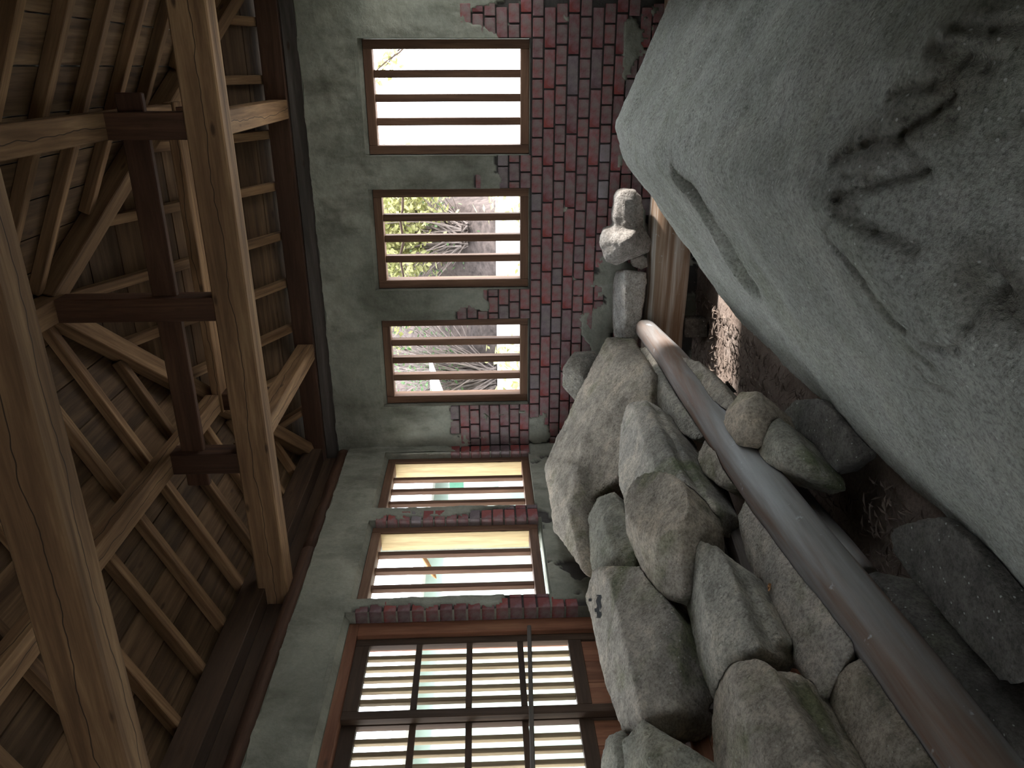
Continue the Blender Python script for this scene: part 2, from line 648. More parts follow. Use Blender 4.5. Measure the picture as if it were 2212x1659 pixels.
def relief_wall(name, fu, openings, u0, u1, z0, z1, coat, step, top_wob):
    """relief grid of a wall face; fu(u, depth, z) -> world point, depth > 0 goes into the wall"""
    nu, nz = int((u1 - u0) / step), int((z1 - z0) / step)
    us = [u0 + (u1 - u0) * i / nu for i in range(nu + 1)]
    zs = [z0 + (z1 - z0) * j / nz for j in range(nz + 1)]
    # snap grid lines to the opening edges
    for a, b, c, d in openings:
        for val in (a, b):
            if u0 < val < u1:
                i = min(range(nu + 1), key=lambda q: abs(us[q] - val))
                us[i] = val
        for val in (c, d):
            if z0 < val < z1:
                j = min(range(nz + 1), key=lambda q: abs(zs[q] - val))
                zs[j] = val
    verts, coatv = [], []
    for u in us:
        for z in zs:
            c = coat(u, z)
            if c:
                dep = -0.004 - 0.006 * fbm(u, z, 11.0, 5) - 0.004 * fbm(u, z, 12.0, 17)
            else:
                dep = 0.014 + 0.003 * fbm(u, z, 13.0, 30)
            zz = z
            if z == zs[-1]:
                zz = z + top_wob * fbm(u, 0.3, 2.0, 9)
            verts.append(fu(u, dep, zz))
            coatv.append(float(c))
    faces = []
    H = nz + 1
    for i in range(nu):
        um = (us[i] + us[i + 1]) / 2
        for j in range(nz):
            zm = (zs[j] + zs[j + 1]) / 2
            if any(a < um < b and c < zm < d for a, b, c, d in openings):
                continue
            faces.append((i * H + j, (i + 1) * H + j, (i + 1) * H + j + 1, i * H + j + 1))
    # reveals of the openings and the top of the wall, all one skin with the face
    def quad(a, b, c, d, val=1.0):
        k = len(verts)
        verts.extend((a, b, c, d))
        coatv.extend([val] * 4)
        faces.append((k, k + 1, k + 2, k + 3))
    T = 0.22
    for a, b, c, d in openings:
        a2, b2 = max(a, u0), min(b, u1)
        n = 14
        for q in range(n):
            h0, h1 = c + (d - c) * q / n, c + (d - c) * (q + 1) / n
            w0, w1 = a2 + (b2 - a2) * q / n, a2 + (b2 - a2) * (q + 1) / n
            quad(fu(a2, 0, h0), fu(a2, T, h0), fu(a2, T, h1), fu(a2, 0, h1))
            quad(fu(b2, 0, h0), fu(b2, 0, h1), fu(b2, T, h1), fu(b2, T, h0))
            quad(fu(w0, -0.004, d + 0.02), fu(w1, -0.004, d + 0.02), fu(w1, 0.05, d - 0.018), fu(w0, 0.05, d - 0.018))
            quad(fu(w0, 0.05, d - 0.018), fu(w1, 0.05, d - 0.018), fu(w1, T, d - 0.018), fu(w0, T, d - 0.018))
            quad(fu(w0, 0.0, c), fu(w0, T, c), fu(w1, T, c), fu(w1, 0.0, c))
    quad(fu(u0, -0.005, z1), fu(u1, -0.005, z1), fu(u1, T, z1), fu(u0, T, z1))
    # back of the wall, with the same holes
    cu = sorted({u0, u1} | {max(u0, min(u1, q)) for o in openings for q in o[:2]})
    cz = sorted({z0, z1} | {max(z0, min(z1, q)) for o in openings for q in o[2:]})
    for i in range(len(cu) - 1):
        for j in range(len(cz) - 1):
            um, zm = (cu[i] + cu[i + 1]) / 2, (cz[j] + cz[j + 1]) / 2
            if any(a < um < b and c < zm < d for a, b, c, d in openings):
                continue
            quad(fu(cu[i], T, cz[j]), fu(cu[i], T, cz[j + 1]), fu(cu[i + 1], T, cz[j + 1]), fu(cu[i + 1], T, cz[j]))
    me = mesh_from(verts, faces, True, name)
    at = me.attributes.new('coat', 'FLOAT', 'POINT')
    at.data.foreach_set('value', coatv)
    return link(name, me, 'plaster')


WALL_TOP = 2.42
wall_end = relief_wall('wall_end', lambda u, d, z: (u, YW + d, z), END_OPEN, XW - 0.23, XR, -0.02, WALL_TOP, end_coat, 0.0125, 0.012)
tag(wall_end, 'grey cement rendered end wall with exposed red brick courses', 'wall', kind='structure')
wall_long = relief_wall('wall_left', lambda u, d, z: (XW - d, u, z), LONG_OPEN, 1.25, YW + 0.20, -0.02, 2.345, long_coat, 0.0125, 0.010)
tag(wall_long, 'grey rendered side wall with two slatted windows and a lattice door', 'wall', kind='structure')


def plain_wall(name, boxes):
    bm = bmesh.new()
    for b in boxes:
        me = box_mesh(*b)
        bm.from_mesh(me)
        bpy.data.meshes.remove(me)
    me = bpy.data.meshes.new(name)
    bm.to_mesh(me)
    bm.free()
    at = me.attributes.new('coat', 'FLOAT', 'POINT')
    at.data.foreach_set('value', [1.0] * len(me.vertices))
    o = link(name, me, 'plaster')
    return tag(o, kind='structure')


tag(plain_wall('wall_left_near', [(XW - 0.22, XW, YB - 0.2, 1.25, 0, 2.345)]), 'plain rendered stretch of side wall beside the door', 'wall')
RIGHT_OPEN = [(2.2, 2.8), (3.2, 3.8), (4.28, 4.74)]  # unseen; the first two openings are added to brighten the huge stone
rb, yp = [], YB - 0.2
for ya, yb in RIGHT_OPEN:
    rb += [(XR, XR + 0.22, yp, ya, 0, 2.52), (XR, XR + 0.22, ya, yb, 0, 1.13), (XR, XR + 0.22, ya, yb, 2.05, 2.52)]
    yp = yb
rb.append((XR, XR + 0.22, yp, YW + 0.22, 0, 2.52))
tag(plain_wall('wall_right', rb), 'rendered side wall behind the huge stone', 'wall')
bk = []  # unseen gable wall; its doorway is added to light the near faces
for (xa, xb, za) in ((XW - 0.22, -1.75, 0), (-1.75, -1.10, 1.95), (-1.10, XC, 0), (XC, XR + 0.22, 0)):
    ta, tb = [3.32 - 0.466 * abs(q - XC) for q in (xa, xb)]
    bk.append([(xa, YB - 0.2, za), (xb, YB - 0.2, za), (xb, YB, za), (xa, YB, za), (xa, YB - 0.2, ta), (xb, YB - 0.2, tb), (xb, YB, tb), (xa, YB, ta)])
bv, bf = [], []
for q in bk:
    bf += [tuple(len(bv) + i for i in f) for f in BOXF]
    bv += q
tag(link('wall_back', mesh_from(bv, bf), 'dark_boards'), 'boarded gable wall opposite the slatted end windows, with a doorway added for fill light', 'wall', kind='structure')

# ---- bricks
BRICK = {}


def brick_mesh(lx, ly, lz):
    key = (round(lx, 3), round(ly, 3), round(lz, 3))
    if key not in BRICK:
        BRICK[key] = box_mesh(-key[0] / 2, key[0] / 2, -key[1] / 2, key[1] / 2, -key[2] / 2, key[2] / 2, 0.003)
    return BRICK[key]


def brick(parent, c, size):
    o = link('brick', brick_mesh(*size), 'brick', parent)
    o.location = c
    o.rotation_euler = (random.uniform(-0.006, 0.006), random.uniform(-0.012, 0.012), random.uniform(-0.006, 0.006))
    return o


nb = 0
for k in range(-8, 15):
    top = course_top(k)
    zc = top - BH / 2 - 0.004
    header = (k % 2 == 0)
    pitch = 0.1095 if header else 0.2190
    ph = {0: 0.048, 1: 0.101, 2: 0.012, 3: 0.067}[k % 4]
    x = ph + math.ceil((XR - ph) / pitch) * pitch
    while x > XW:
        x1, x0 = x - 0.005, x - pitch + 0.005
        x -= pitch
        spans = [(max(x0, XW + 0.004), min(x1, XR))]
        if k < 0:                                        # cut the brick at the window openings
            for a, b, c, d in END_OPEN:
                out = []
                for s0, s1 in spans:
                    if s1 <= a or s0 >= b:
                        out.append((s0, s1))
                    else:
                        if s0 < a - 0.03:
                            out.append((s0, a - 0.002))
                        if s1 > b + 0.03:
                            out.append((b + 0.002, s1))
                spans = out
        for s0, s1 in spans:
            if s1 - s0 < 0.03:
                continue
            pts = [(s0 + (s1 - s0) * q, zc + dz) for q in (0.15, 0.5, 0.85) for dz in (-0.02, 0.02)]
            cover = sum(end_coat(*p) for p in pts) / len(pts)
            if cover > 0.8 or s0 > 0.30:
                continue
            if zc < 0.30:
                continue
            pr = random.uniform(-0.001, 0.004)
            brick(wall_end, ((s0 + s1) / 2, YW + 0.05 - pr, zc), (s1 - s0, 0.10, BH))
            nb += 1
# corner bricks of the long wall: jambs of the windows and the door, and the low piers
for (ya, yb, klo, khi, inner) in ((4.700, 4.795, -8, -1, 0.0), (3.851, 3.955, -14, -1, 0.0), (3.0425, 3.12, -14, 1, 0.0)):
    for k in range(klo, khi + 1):
        zc = course_top(k) - BH / 2 - 0.004
        if zc > 2.06:
            continue
        b = brick(wall_long, (XW - 0.052 + random.uniform(-0.001, 0.003), (ya + yb) / 2 + random.uniform(-0.0015, 0.0015), zc), (0.104, yb - ya, BH))
        nb += 1
for k in range(-3, 0):
    zc = course_top(k) - BH / 2 - 0.004
    for (ya, yb) in (((3.960, 4.001),) if k % 2 else ((3.960, 4.001),)):
        brick(wall_long, (XW - 0.05, (ya + yb) / 2, zc), (0.10, yb - ya, BH))
    brick(wall_long, (XW - 0.05, 3.137, zc), (0.10, 0.026, BH))
    nb += 2

# ------------------------------------------------------------------ floor
def floor_mesh():
    x0, x1, y0, y1, s = XW - 0.2, XR + 0.2, YB - 0.2, YW + 0.2, 0.04
    nx, ny = int((x1 - x0) / s), int((y1 - y0) / s)
    v, f = [], []
    for i in range(nx + 1):
        for j in range(ny + 1):
            x, y = x0 + i * s, y0 + j * s
            v.append((x, y, 0.010 * fbm(x, y, 0.0, 3) - 0.006))
    for i in range(nx):
        for j in range(ny):
            a = i * (ny + 1) + j
            f.append((a, a + ny + 1, a + ny + 2, a + 1))
    return mesh_from(v, f, True)


tag(link('floor', floor_mesh(), 'earth'), 'bare dusty earth floor', 'floor', kind='structure')

# ------------------------------------------------------------------ roof
SL = 0.466
ZR = 3.345            # underside of the rafters on the ridge line
YA = 3.30             # roof apex of the hipped end
RH, RW = 0.05, 0.048  # rafter section
OV = 1.78             # plan distance of the eaves from the ridge line
RSP = 0.303


def zu(d):
    return ZR - SL * d


roof = empty('ceiling', (XC, YA, ZR))
tag(roof, 'open hipped roof of brown sheathing boards', 'ceiling', kind='structure')
CS = math.sqrt(1 + SL * SL)
BW = 0.18 / CS
THK = 0.014


def plank(c4, mat):
    """board from four plan corners given as (x, y, d); laid on the rafters"""
    off = RH * CS + 0.001
    v = [(x, y, zu(d) + off) for x, y, d in c4] + [(x, y, zu(d) + off + THK) for x, y, d in c4]
    o = link('plank', mesh_from(v, BOXF), mat)
    set_parent(o, roof)
    return o


nbd = int(OV / BW) + 1
for b in range(nbd):
    d0, d1 = b * BW + 0.0035, min(OV, (b + 1) * BW - 0.0025)
    if d1 - d0 < 0.03:
        continue
    # long slopes, butted into two lengths each
    for sgn in (-1, 1):
        cut = 1.2 + 0.6 * ((b * 37) % 5 - 2) / 2.0
        for (ya, yb, hip) in ((YB - 0.7, cut - 0.0015, False), (cut + 0.0015, None, True)):
            e0, e1 = (YA + d0, YA + d1) if hip else (yb, yb)
            c4 = [(XC + sgn * d0, ya, d0), (XC + sgn * d1, ya, d1), (XC + sgn * d1, e1, d1), (XC + sgn * d0, e0, d0)]
            if sgn < 0:
                c4 = [c4[0], c4[3], c4[2], c4[1]]
            plank(c4, 'plank_y')
    plank([(XC - d0, YA + d0, d0), (XC + d0, YA + d0, d0), (XC + d1, YA + d1, d1), (XC - d1, YA + d1, d1)], 'plank_x')


def cover(c4):
    off = RH * CS + 0.001 + THK + 0.004
    v = [(x, y, zu(d) + off) for x, y, d in c4] + [(x, y, zu(d) + off + 0.03) for x, y, d in c4]
    o = link('roof_cover', mesh_from(v, BOXF), 'grey_board')
    set_parent(o, roof)


for sgn in (-1, 1):
    cover([(XC, YB - 0.7, 0), (XC, YA, 0), (XC + sgn * OV, YA + OV, OV), (XC + sgn * OV, YB - 0.7, OV)])
cover([(XC, YA, 0), (XC, YA, 0), (XC + OV, YA + OV, OV), (XC - OV, YA + OV, OV)])


def rafter(name, a, b, label=None, group=None, mat='tan_x'):
    """a, b: points on the underside line"""
    a, b = Vector(a), Vector(b)
    n = Vector((0, 0, 1))
    x = (b - a).normalized()
    n = (n - x * n.dot(x)).normalized()
    return beam(name, a + n * RH / 2, b + n * RH / 2, RW, RH, mat, roof, bev=0.003)


for sgn, side in ((-1, 'over the lattice door'), (1, 'over the huge stone')):
    k = -14
    while True:
        y = YA + k * RSP
        k += 1
        if y > YA + OV - 0.1:
            break
        if y < YB - 0.5:
            continue
        d0 = max(0.03, y - YA + 0.02) + 0.03
        full = y <= YA + 0.01
        rafter('rafter' if full else 'jack_rafter', (XC + sgn * d0, y, zu(d0)), (XC + sgn * OV, y, zu(OV)))
for k in range(-6, 7):
    x = XC + k * RSP
    d0 = max(0.03, abs(x - XC)) + 0.05
    if d0 > OV - 0.1:
        continue
    rafter('rafter' if k == 0 else 'jack_rafter', (x, YA + d0, zu(d0)), (x, YA + OV, zu(OV)))
for sgn, wh in ((-1, 'the corner beside the lattice door'), (1, 'the corner above the huge stone')):
    a = Vector((XC, YA, ZR - 0.015))
    b = Vector((XC + sgn * OV, YA + OV, zu(OV) - 0.015))
    beam('hip_rafter', a + (b - a) * 0.02, b, 0.085, 0.10, 'tan_x', roof)['label'] = 'heavy hip rafter descending from the roof apex to ' + wh
tag(beam('ridge_beam', (XC, YB - 0.6, ZR - 0.055), (XC, YA + 0.05, ZR - 0.055), 0.10, 0.105, 'tan_x'), 'ridge beam running back from the roof apex', 'beam')

# wall plates
PB, PT = 2.515, 2.640
tag(beam('wall_plate', (XW - 0.55, YW + 0.045, (PB + PT) / 2), (XR + 0.55, YW + 0.045, (PB + PT) / 2), 0.115, PT - PB, 'red_x'),
    'reddish brown wall plate above the slatted end windows', 'beam')
tag(beam('wall_plate', (XW - 0.045, YB - 0.4, 2.59), (XW - 0.045, YW - 0.02, 2.59), 0.115, 0.125, 'dark_wood'),
    'dark wall plate above the lattice door', 'beam')
tag(beam('wall_plate', (XR + 0.045, YB - 0.4, 2.59), (XR + 0.045, YW - 0.02, 2.59), 0.115, 0.125, 'red_x'),
    'wall plate on the side of the huge stone', 'beam')
tag(beam('filler_timber', (XW - 0.1, YW + 0.10, 2.467), (XR + 0.1, YW + 0.10, 2.467), 0.15, 0.092, 'old_grey'),
    'grey timber packed between the end wall and its plate', 'beam')
tag(beam('filler_timber', (XW - 0.15, YB - 0.2, 2.44), (XW - 0.15, YW + 0.02, 2.44), 0.13, 0.17, 'dark_wood'),  # added filler: keeps light out of the gap, dark like its shade
    'dark board added to fill the shaded gap between log and plate above the lattice door', 'beam')
ymid = 3.62
for nm, ya, yb, lab in (('round_log', YB - 0.4, ymid - 0.004, 'brown peeled log lying on the wall above the lattice door'),
                        ('round_log', ymid + 0.004, YW + 0.05, 'short brown peeled log on the wall above the window nearest the corner')):
    n = 12
    pl = [(XW - 0.055 + 0.008 * math.sin(i * 1.3 + ya), ya + (yb - ya) * i / n, 2.387 + 0.005 * math.sin(i * 2.1)) for i in range(n + 1)]
    tag(link(nm, tube_mesh(pl, 0.050, 16, 0.06), 'red_y'), lab, 'log')

# tie beams
TB0 = 2.42


def tie_beam(y0, y1, z0, z1, label, crack):
    o = beam('tie_beam', (XW - 0.22, (y0 + y1) / 2, (z0 + z1) / 2), (XR + 0.22, (y0 + y1) / 2, (z0 + z1) / 2), y1 - y0, z1 - z0, 'beam_x', bev=0.006)
    # a drying crack: a narrow dark groove let into the face, following a wavering line
    tag(o, label, 'beam')
    return o


tie_beam(3.235, 3.355, 2.415, 2.565, 'tie beam carrying three short posts, spanning to the wall before the end windows', 0.4)
tie_beam(1.632, 1.745, 2.43, 2.580, 'pale thick tie beam spanning overhead, its wide face marked by knots and a crack', 0.6)
# posts on the far tie beam
for x, zt, lab in ((-0.212, 2.885, 'short reddish post on the tie beam on the side of the huge stone'),
                   (XC, 3.24, 'tall reddish post on the middle of the tie beam, under the roof apex'),
                   (-1.728, 2.885, 'short reddish post on the tie beam on the side of the lattice door')):
    tag(beam('roof_post', (x, 3.295, 2.565), (x, 3.295, zt), 0.105, 0.105, 'red_x', side=(0, 1, 0)), lab, 'post')
for x, zt in ((XC, 3.24), (-0.212, 2.885), (-1.728, 2.885)):
    if x == XC:
        tag(beam('roof_post', (x, 1.69, 2.58), (x, 1.69, zt), 0.105, 0.105, 'red_x', side=(0, 1, 0)), 'post on the middle of the pale thick overhead tie beam', 'post')
# the through rail: one thin board threaded through the three posts
tag(beam('through_rail', (-1.865, 3.30, 2.785), (-0.088, 3.30, 2.785), 0.035, 0.105, 'red_x'), 'thin brown rail threaded through the three roof posts', 'rail')
# purlins
tag(beam('purlin', (-1.728, YB - 0.5, 2.911), (-1.728, 3.965, 2.911), 0.105, 0.073, 'beam_x'), 'cracked purlin running under the roof slope over the lattice door', 'beam')
tag(beam('purlin', (-0.212, YB - 0.5, 2.911), (-0.212, 3.965, 2.911), 0.105, 0.073, 'beam_x'), 'pale purlin running under the roof slope over the huge stone', 'beam')
tag(beam('purlin', (-1.79, 4.02, 2.888), (-0.15, 4.02, 2.888), 0.105, 0.054, 'beam_x'), 'cross purlin under the hipped slope before the end windows', 'beam')
for x, lab in ((-0.222, 'on the side of the huge stone'), (-1.728, 'on the side of the lattice door')):
    tag(beam('stub_beam', (x, 3.36, 2.565), (x, YW - 0.015, 2.565), 0.105, 0.105, 'beam_x'), 'short level beam from tie beam to end wall plate ' + lab, 'beam')
    tag(beam('roof_post', (x, 4.025, 2.62), (x, 4.025, 2.877), 0.10, 0.10, 'red_x', side=(0, 1, 0)), 'short post between stub beam and cross purlin ' + lab, 'post')

# ------------------------------------------------------------------ slatted windows
def window(idx, fu, u0, u1, label, pale):
    """fu(u, depth, z): depth measured into the wall from its inner face"""
    root = empty('window_%d' % idx, fu((u0 + u1) / 2, 0.05, WZ0 - FW))
    tag(root, label, 'window', kind='structure')
    D0, D1 = 0.045, 0.135
    dm, dw = (D0 + D1) / 2, D1 - D0
    nrm = Vector(fu(0, 1, 0)) - Vector(fu(0, 0, 0))

    def bar(nm, a, b, wid, dep, mat):
        # the width lies in the wall plane, dep goes through it
        return beam(nm, a, b, wid, dep, mat, root, 0.003, side=nrm)
    for u in (u0 - FW / 2, u1 + FW / 2):
        bar('jamb', fu(u, dm, WZ0 - FW), fu(u, dm, WZ1 + FW), FW, dw, 'frame')
    bar('head', fu(u0, dm, WZ1 + FW / 2), fu(u1, dm, WZ1 + FW / 2), FW, dw, 'frame')
    bar('sill', fu(u0, dm, WZ0 - FW / 2), fu(u1, dm, WZ0 - FW / 2), FW, dw, 'frame')
    if pale:  # outside light on the far jamb, painted as a paler board
        lo = beam('lit_jamb_face', fu(u1 - 0.004, dm + 0.02, WZ0), fu(u1 - 0.004, dm + 0.02, WZ1), 0.008, dw + 0.02, 'frame_lit', root, 0.001, side=nrm)
        lo['label'] = 'knotty jamb face, paler to paint the outside light on it'
    for s in range(3):
        u = u0 + (u1 - u0) * (s + 1) / 4
        bar('slat', fu(u, dm + 0.01, WZ0), fu(u, dm + 0.01, WZ1), *((0.036, 0.030) if pale else (0.044, 0.055)), 'frame')
    return root


fe = lambda u, d, z: (u, YW + d, z)
fl = lambda u, d, z: (XW - d, u, z)
window(1, fe, *WIN[0], 'slatted brown window glowing white, behind the tip of the huge stone', False)
window(2, fe, *WIN[1], 'slatted dark window showing leafy twigs, middle one of the end wall', False)
window(3, fe, *WIN[2], 'slatted brown window of the end wall beside the corner', False)
window(4, fl, *LWIN[0], 'slatted window of the door wall, next to the corner', True)
window(5, fl, *LWIN[1], 'slatted window with brick jamb, between lattice door and its twin', True)

# ------------------------------------------------------------------ lattice door
door = empty('door_1', (XW - 0.1, 2.5, 0))
tag(door, 'two sliding dark wooden lattice doors in a reddish frame', 'door', kind='structure')


def reparent(o, parent):
    """keep the world place of o under parent (parents here are only translated)"""
    o.parent = parent
    loc = Vector((0, 0, 0))
    q = parent
    while q is not None:
        loc += q.location
        q = q.parent
    o.location = o.location - loc
    return o


def dmember(nm, x0, x1, y0, y1, z0, z1, mat, parent, bev=0.002):
    dx, dy, dz = x1 - x0, y1 - y0, z1 - z0
    c = ((x0 + x1) / 2, (y0 + y1) / 2, (z0 + z1) / 2)
    if dz >= dy and dz >= dx:
        o = beam(nm, (c[0], c[1], z0), (c[0], c[1], z1), dx, dy, mat, None, bev, side=(0, 1, 0))
    else:
        o = beam(nm, (c[0], y0, c[2]), (c[0], y1, c[2]), dx, dz, mat, None, bev)
    return reparent(o, parent)


FX0, FX1 = XW - 0.17, XW - 0.065         # door frame depth
dmember('door_jamb', FX0, FX1, 2.955, 3.042, 0, 2.03, 'door_red', door)
dmember('door_jamb', FX0, FX1, DOOR[0] + 0.003, DOOR[0] + 0.08, 0, 2.03, 'door_red', door)
dmember('door_head', FX0, FX1, DOOR[0] + 0.003, 3.042, 2.03, 2.09, 'door_red', door)
dmember('threshold', FX0 - 0.03, FX1 + 0.02, DOOR[0] + 0.003, 3.042, -0.02, 0.028, 'door_red', door)
for pi, (py1, py0, px) in enumerate(((2.953, 2.462, XW - 0.105), (2.505, 2.016, XW - 0.142), (2.016, 1.59, XW - 0.105))):
    pan = empty('door_panel', Vector((px, (py0 + py1) / 2, 0)) - door.location)
    pan.parent = door
    xa, xb = px - 0.017, px + 0.017
    sw = 0.045
    for (a, b) in ((py0, py0 + sw), (py1 - sw, py1)):
        dmember('stile', xa, xb, a, b, 0.03, 2.03, 'dark_wood', pan)
    for (a, b) in ((1.965, 2.03), (0.955, 1.018), (0.03, 0.11)):
        dmember('rail', xa, xb, py0 + sw, py1 - sw, a, b, 'dark_wood', pan)
    la, lb = py0 + sw, py1 - sw
    for zc in (1.727, 1.489, 1.248):
        dmember('cross_rail', xa + 0.020, xb - 0.001, la, lb, zc - 0.014, zc + 0.014, 'dark_wood', pan)
    nbar = 5
    pitch = (lb - la) / (nbar + 1)
    for q in range(nbar):
        yc = la + pitch * (q + 1)
        dmember('lattice_bar', xa, xb - 0.013, yc - 0.0125, yc + 0.0125, 1.018, 1.965, 'lattice', pan)
    nbo = 3
    for q in range(nbo):
        a, b = la + (lb - la) * q / nbo + 0.001, la + (lb - la) * (q + 1) / nbo - 0.001
        dmember('panel_board', px - 0.006, px + 0.006, a, b, 0.11, 0.955, 'door_red', pan, 0.0015)
# thin stick propped across the lattice
rod = beam('crossbar', on(1143, 1352, 'x', XW - 0.05), (XW - 0.05, 1.60, 1.262), 0.016, 0.020, 'old_grey')
tag(rod, 'thin grey stick fixed level across the lattice doors', 'stick')

# ------------------------------------------------------------------ stones
PN = Vector((0.7, 0, 1)).normalized()


def spec(p, default):
    """(px, py[, axis, value])"""
    if len(p) == 2:
        return on(p[0], p[1], *default)
    if len(p) == 3:
        return on(p[0], p[1], default[0], p[2])
    return on(p[0], p[1], p[2], p[3])


def hull(bm, pts):
    vs_ = [bm.verts.new(p) for p in pts]
    r = bmesh.ops.convex_hull(bm, input=vs_, use_existing_faces=False)
    dead = list({g for g in list(r['geom_interior']) + list(r['geom_unused']) if isinstance(g, bmesh.types.BMVert) and g.is_valid})
    if dead:
        bmesh.ops.delete(bm, geom=dead, context='VERTS')


def remeshed(bm, voxel, smooth_iter=3, factor=0.5):
    me = bpy.data.meshes.new('rough')
    bm.to_mesh(me)
    bm.free()
    tmp = bpy.data.objects.new('rough', me)
    COL.objects.link(tmp)
    md = tmp.modifiers.new('r', 'REMESH')
    md.mode = 'VOXEL'
    md.voxel_size = voxel
    if smooth_iter:
        ms = tmp.modifiers.new('s', 'SMOOTH')
        ms.factor = factor
        ms.iterations = smooth_iter
    dg = bpy.context.evaluated_depsgraph_get()
    out = bpy.data.meshes.new_from_object(tmp.evaluated_get(dg))
    bpy.data.objects.remove(tmp)
    bpy.data.meshes.remove(me)
    return out


def roughen(me, amp, scale, seed, amp2=0.0, scale2=20.0, extra=None):
    n = len(me.vertices)
    co = np.empty(n * 3)
    me.vertices.foreach_get('co', co)
    no = np.empty(n * 3)
    me.vertex_normals.foreach_get('vector', no)
    co = co.reshape(-1, 3)
    no = no.reshape(-1, 3)
    d = np.empty(n)
    off = Vector((seed * 3.7, seed * 1.3, seed * 2.1))
    for i in range(n):
        p = Vector(co[i])
        v = amp * noise.fractal(p * scale + off, 1.0, 2.0, 3)
        if amp2:
            v += amp2 * noise.fractal(p * scale2 + off, 0.8, 2.0, 3)
        if extra:
            v += extra(p, Vector(no[i]))
        d[i] = v
    co += no * d[:, None]
    me.vertices.foreach_set('co', co.reshape(-1))
    me.polygons.foreach_set('use_smooth', [True] * len(me.polygons))
    me.update()


NST = [0]
SOLID = []


def solid(me, mw=None):
    """remember a body, slightly swollen, that later stones are cut to fit against"""
    n = len(me.vertices)
    co = np.empty(n * 3)
    me.vertices.foreach_get('co', co)
    no = np.empty(n * 3)
    me.vertex_normals.foreach_get('vector', no)
    co, no = co.reshape(-1, 3), no.reshape(-1, 3)
    big = me.copy()
    big.vertices.foreach_set('co', (co + no * 0.004).reshape(-1))
    if mw is not None:
        big.transform(mw)
    big.update()
    big.vertices.foreach_get('co', c2 := np.empty(n * 3))
    c2 = c2.reshape(-1, 3)
    t = BVHTree.FromPolygons([Vector(c) for c in c2], [tuple(p.vertices) for p in big.polygons])
    SOLID.append((big, t, c2.min(0), c2.max(0)))


def inside(p):
    for big, t, lo, hi in SOLID:
        if all(lo[k] <= p[k] <= hi[k] for k in range(3)):
            loc, nrm, _, _ = t.ray_cast(p, Vector((0.01, 0.02, 1)).normalized())
            if loc is not None and nrm.z > 0:
                return True
    return False


def trimmed(me):
    """cut away what lies inside earlier bodies; keep the largest piece"""
    for big, t, lo, hi in SOLID:
        n = len(me.vertices)
        co = np.empty(n * 3)
        me.vertices.foreach_get('co', co)
        co = co.reshape(-1, 3)
        if (co.min(0) > hi).any() or (co.max(0) < lo).any():
            continue
        t2 = BVHTree.FromPolygons([Vector(c) for c in co], [tuple(p.vertices) for p in me.polygons])
        if not t2.overlap(t):
            continue
        a = bpy.data.objects.new('rough', me)
        b = bpy.data.objects.new('cutter', big)
        COL.objects.link(a)
        COL.objects.link(b)
        md = a.modifiers.new('b', 'BOOLEAN')
        md.operation, md.object, md.solver = 'DIFFERENCE', b, 'EXACT'
        dg = bpy.context.evaluated_depsgraph_get()
        out = bpy.data.meshes.new_from_object(a.evaluated_get(dg))
        bpy.data.objects.remove(a)
        bpy.data.objects.remove(b)
        if len(out.polygons) > 40:
            me = out
    bm = bmesh.new()
    bm.from_mesh(me)
    todo, best = set(bm.verts), []
    while todo:
        stack, isl = [todo.pop()], []
        while stack:
            v = stack.pop()
            isl.append(v)
            for e in v.link_edges:
                o = e.other_vert(v)
                if o in todo:
                    todo.remove(o)
                    stack.append(o)
        if len(isl) > len(best):
            best = isl
    keep = set(best)
    bmesh.ops.delete(bm, geom=[v for v in bm.verts if v not in keep], context='VERTS')
    bm.to_mesh(me)
    bm.free()
    me.materials.clear()
    me.polygons.foreach_set('use_smooth', [True] * len(me.polygons))
    return me


def stone(name, label, parts, default=('p', 0.0), push=0.22, pushdir=None, mat='stone', voxel=0.0115, amp=0.004, scale=5.0,
          amp2=0.0024, scale2=34.0, smooth=1, cat='stone', group=None, shrink=0.85, extra=None, fits=True):
    """parts: lists of visible corner points; each list is hulled with its own pushed-back copy, then all are fused into one body"""
    NST[0] += 1
    bm = bmesh.new()
    for pl in parts:
        opts = {}
        if isinstance(pl, tuple):
            pl, opts = pl
        front = [spec(p, default) for p in pl]
        c = sum(front, Vector()) / len(front)
        pd = Vector(opts.get('dir', pushdir or -PN)).normalized()
        ps = opts.get('push', push)
        back = [c + (p - c) * shrink + pd * ps for p in front]
        hull(bm, front + back + [Vector(q) for q in opts.get('also', [])])
    me = remeshed(bm, voxel, smooth)
    roughen(me, amp, scale, NST[0], amp2, scale2, extra)
    # keep the body above the earth and inside the room
    n = len(me.vertices)
    co = np.empty(n * 3)
    me.vertices.foreach_get('co', co)
    co = co.reshape(-1, 3)
    co[:, 2] = np.maximum(co[:, 2], 0.002)
    co[:, 0] = np.maximum(co[:, 0], XW + 0.012)
    co[:, 1] = np.minimum(co[:, 1], YW - 0.012)
    me.vertices.foreach_set('co', co.reshape(-1))
    me.update()
    if fits:
        me = trimmed(me)
    solid(me)
    return tag(link(name, me, mat), label, cat, group)


# ---- the huge roof-shaped stone
T_ = on(1325, 268, 'y', 4.10)
A_ = on(1785, 452, 'x', T_.x)


def seg_d(p, a, b):
    ab = b - a
    t = max(0.0, min(1.0, (p - a).dot(ab) / ab.dot(ab)))
    return (p - (a + ab * t)).length, t


def front_pt(px, py):
    """point of the sloping near face"""
    d = ray(px, py)
    k = 0.5
    # plane through A_: z = A_.z - k * (A_.y - y)
    t = (A_.z - k * A_.y - EYE.z + k * EYE.y) / (d.z - k * d.y)
    return EYE + d * t


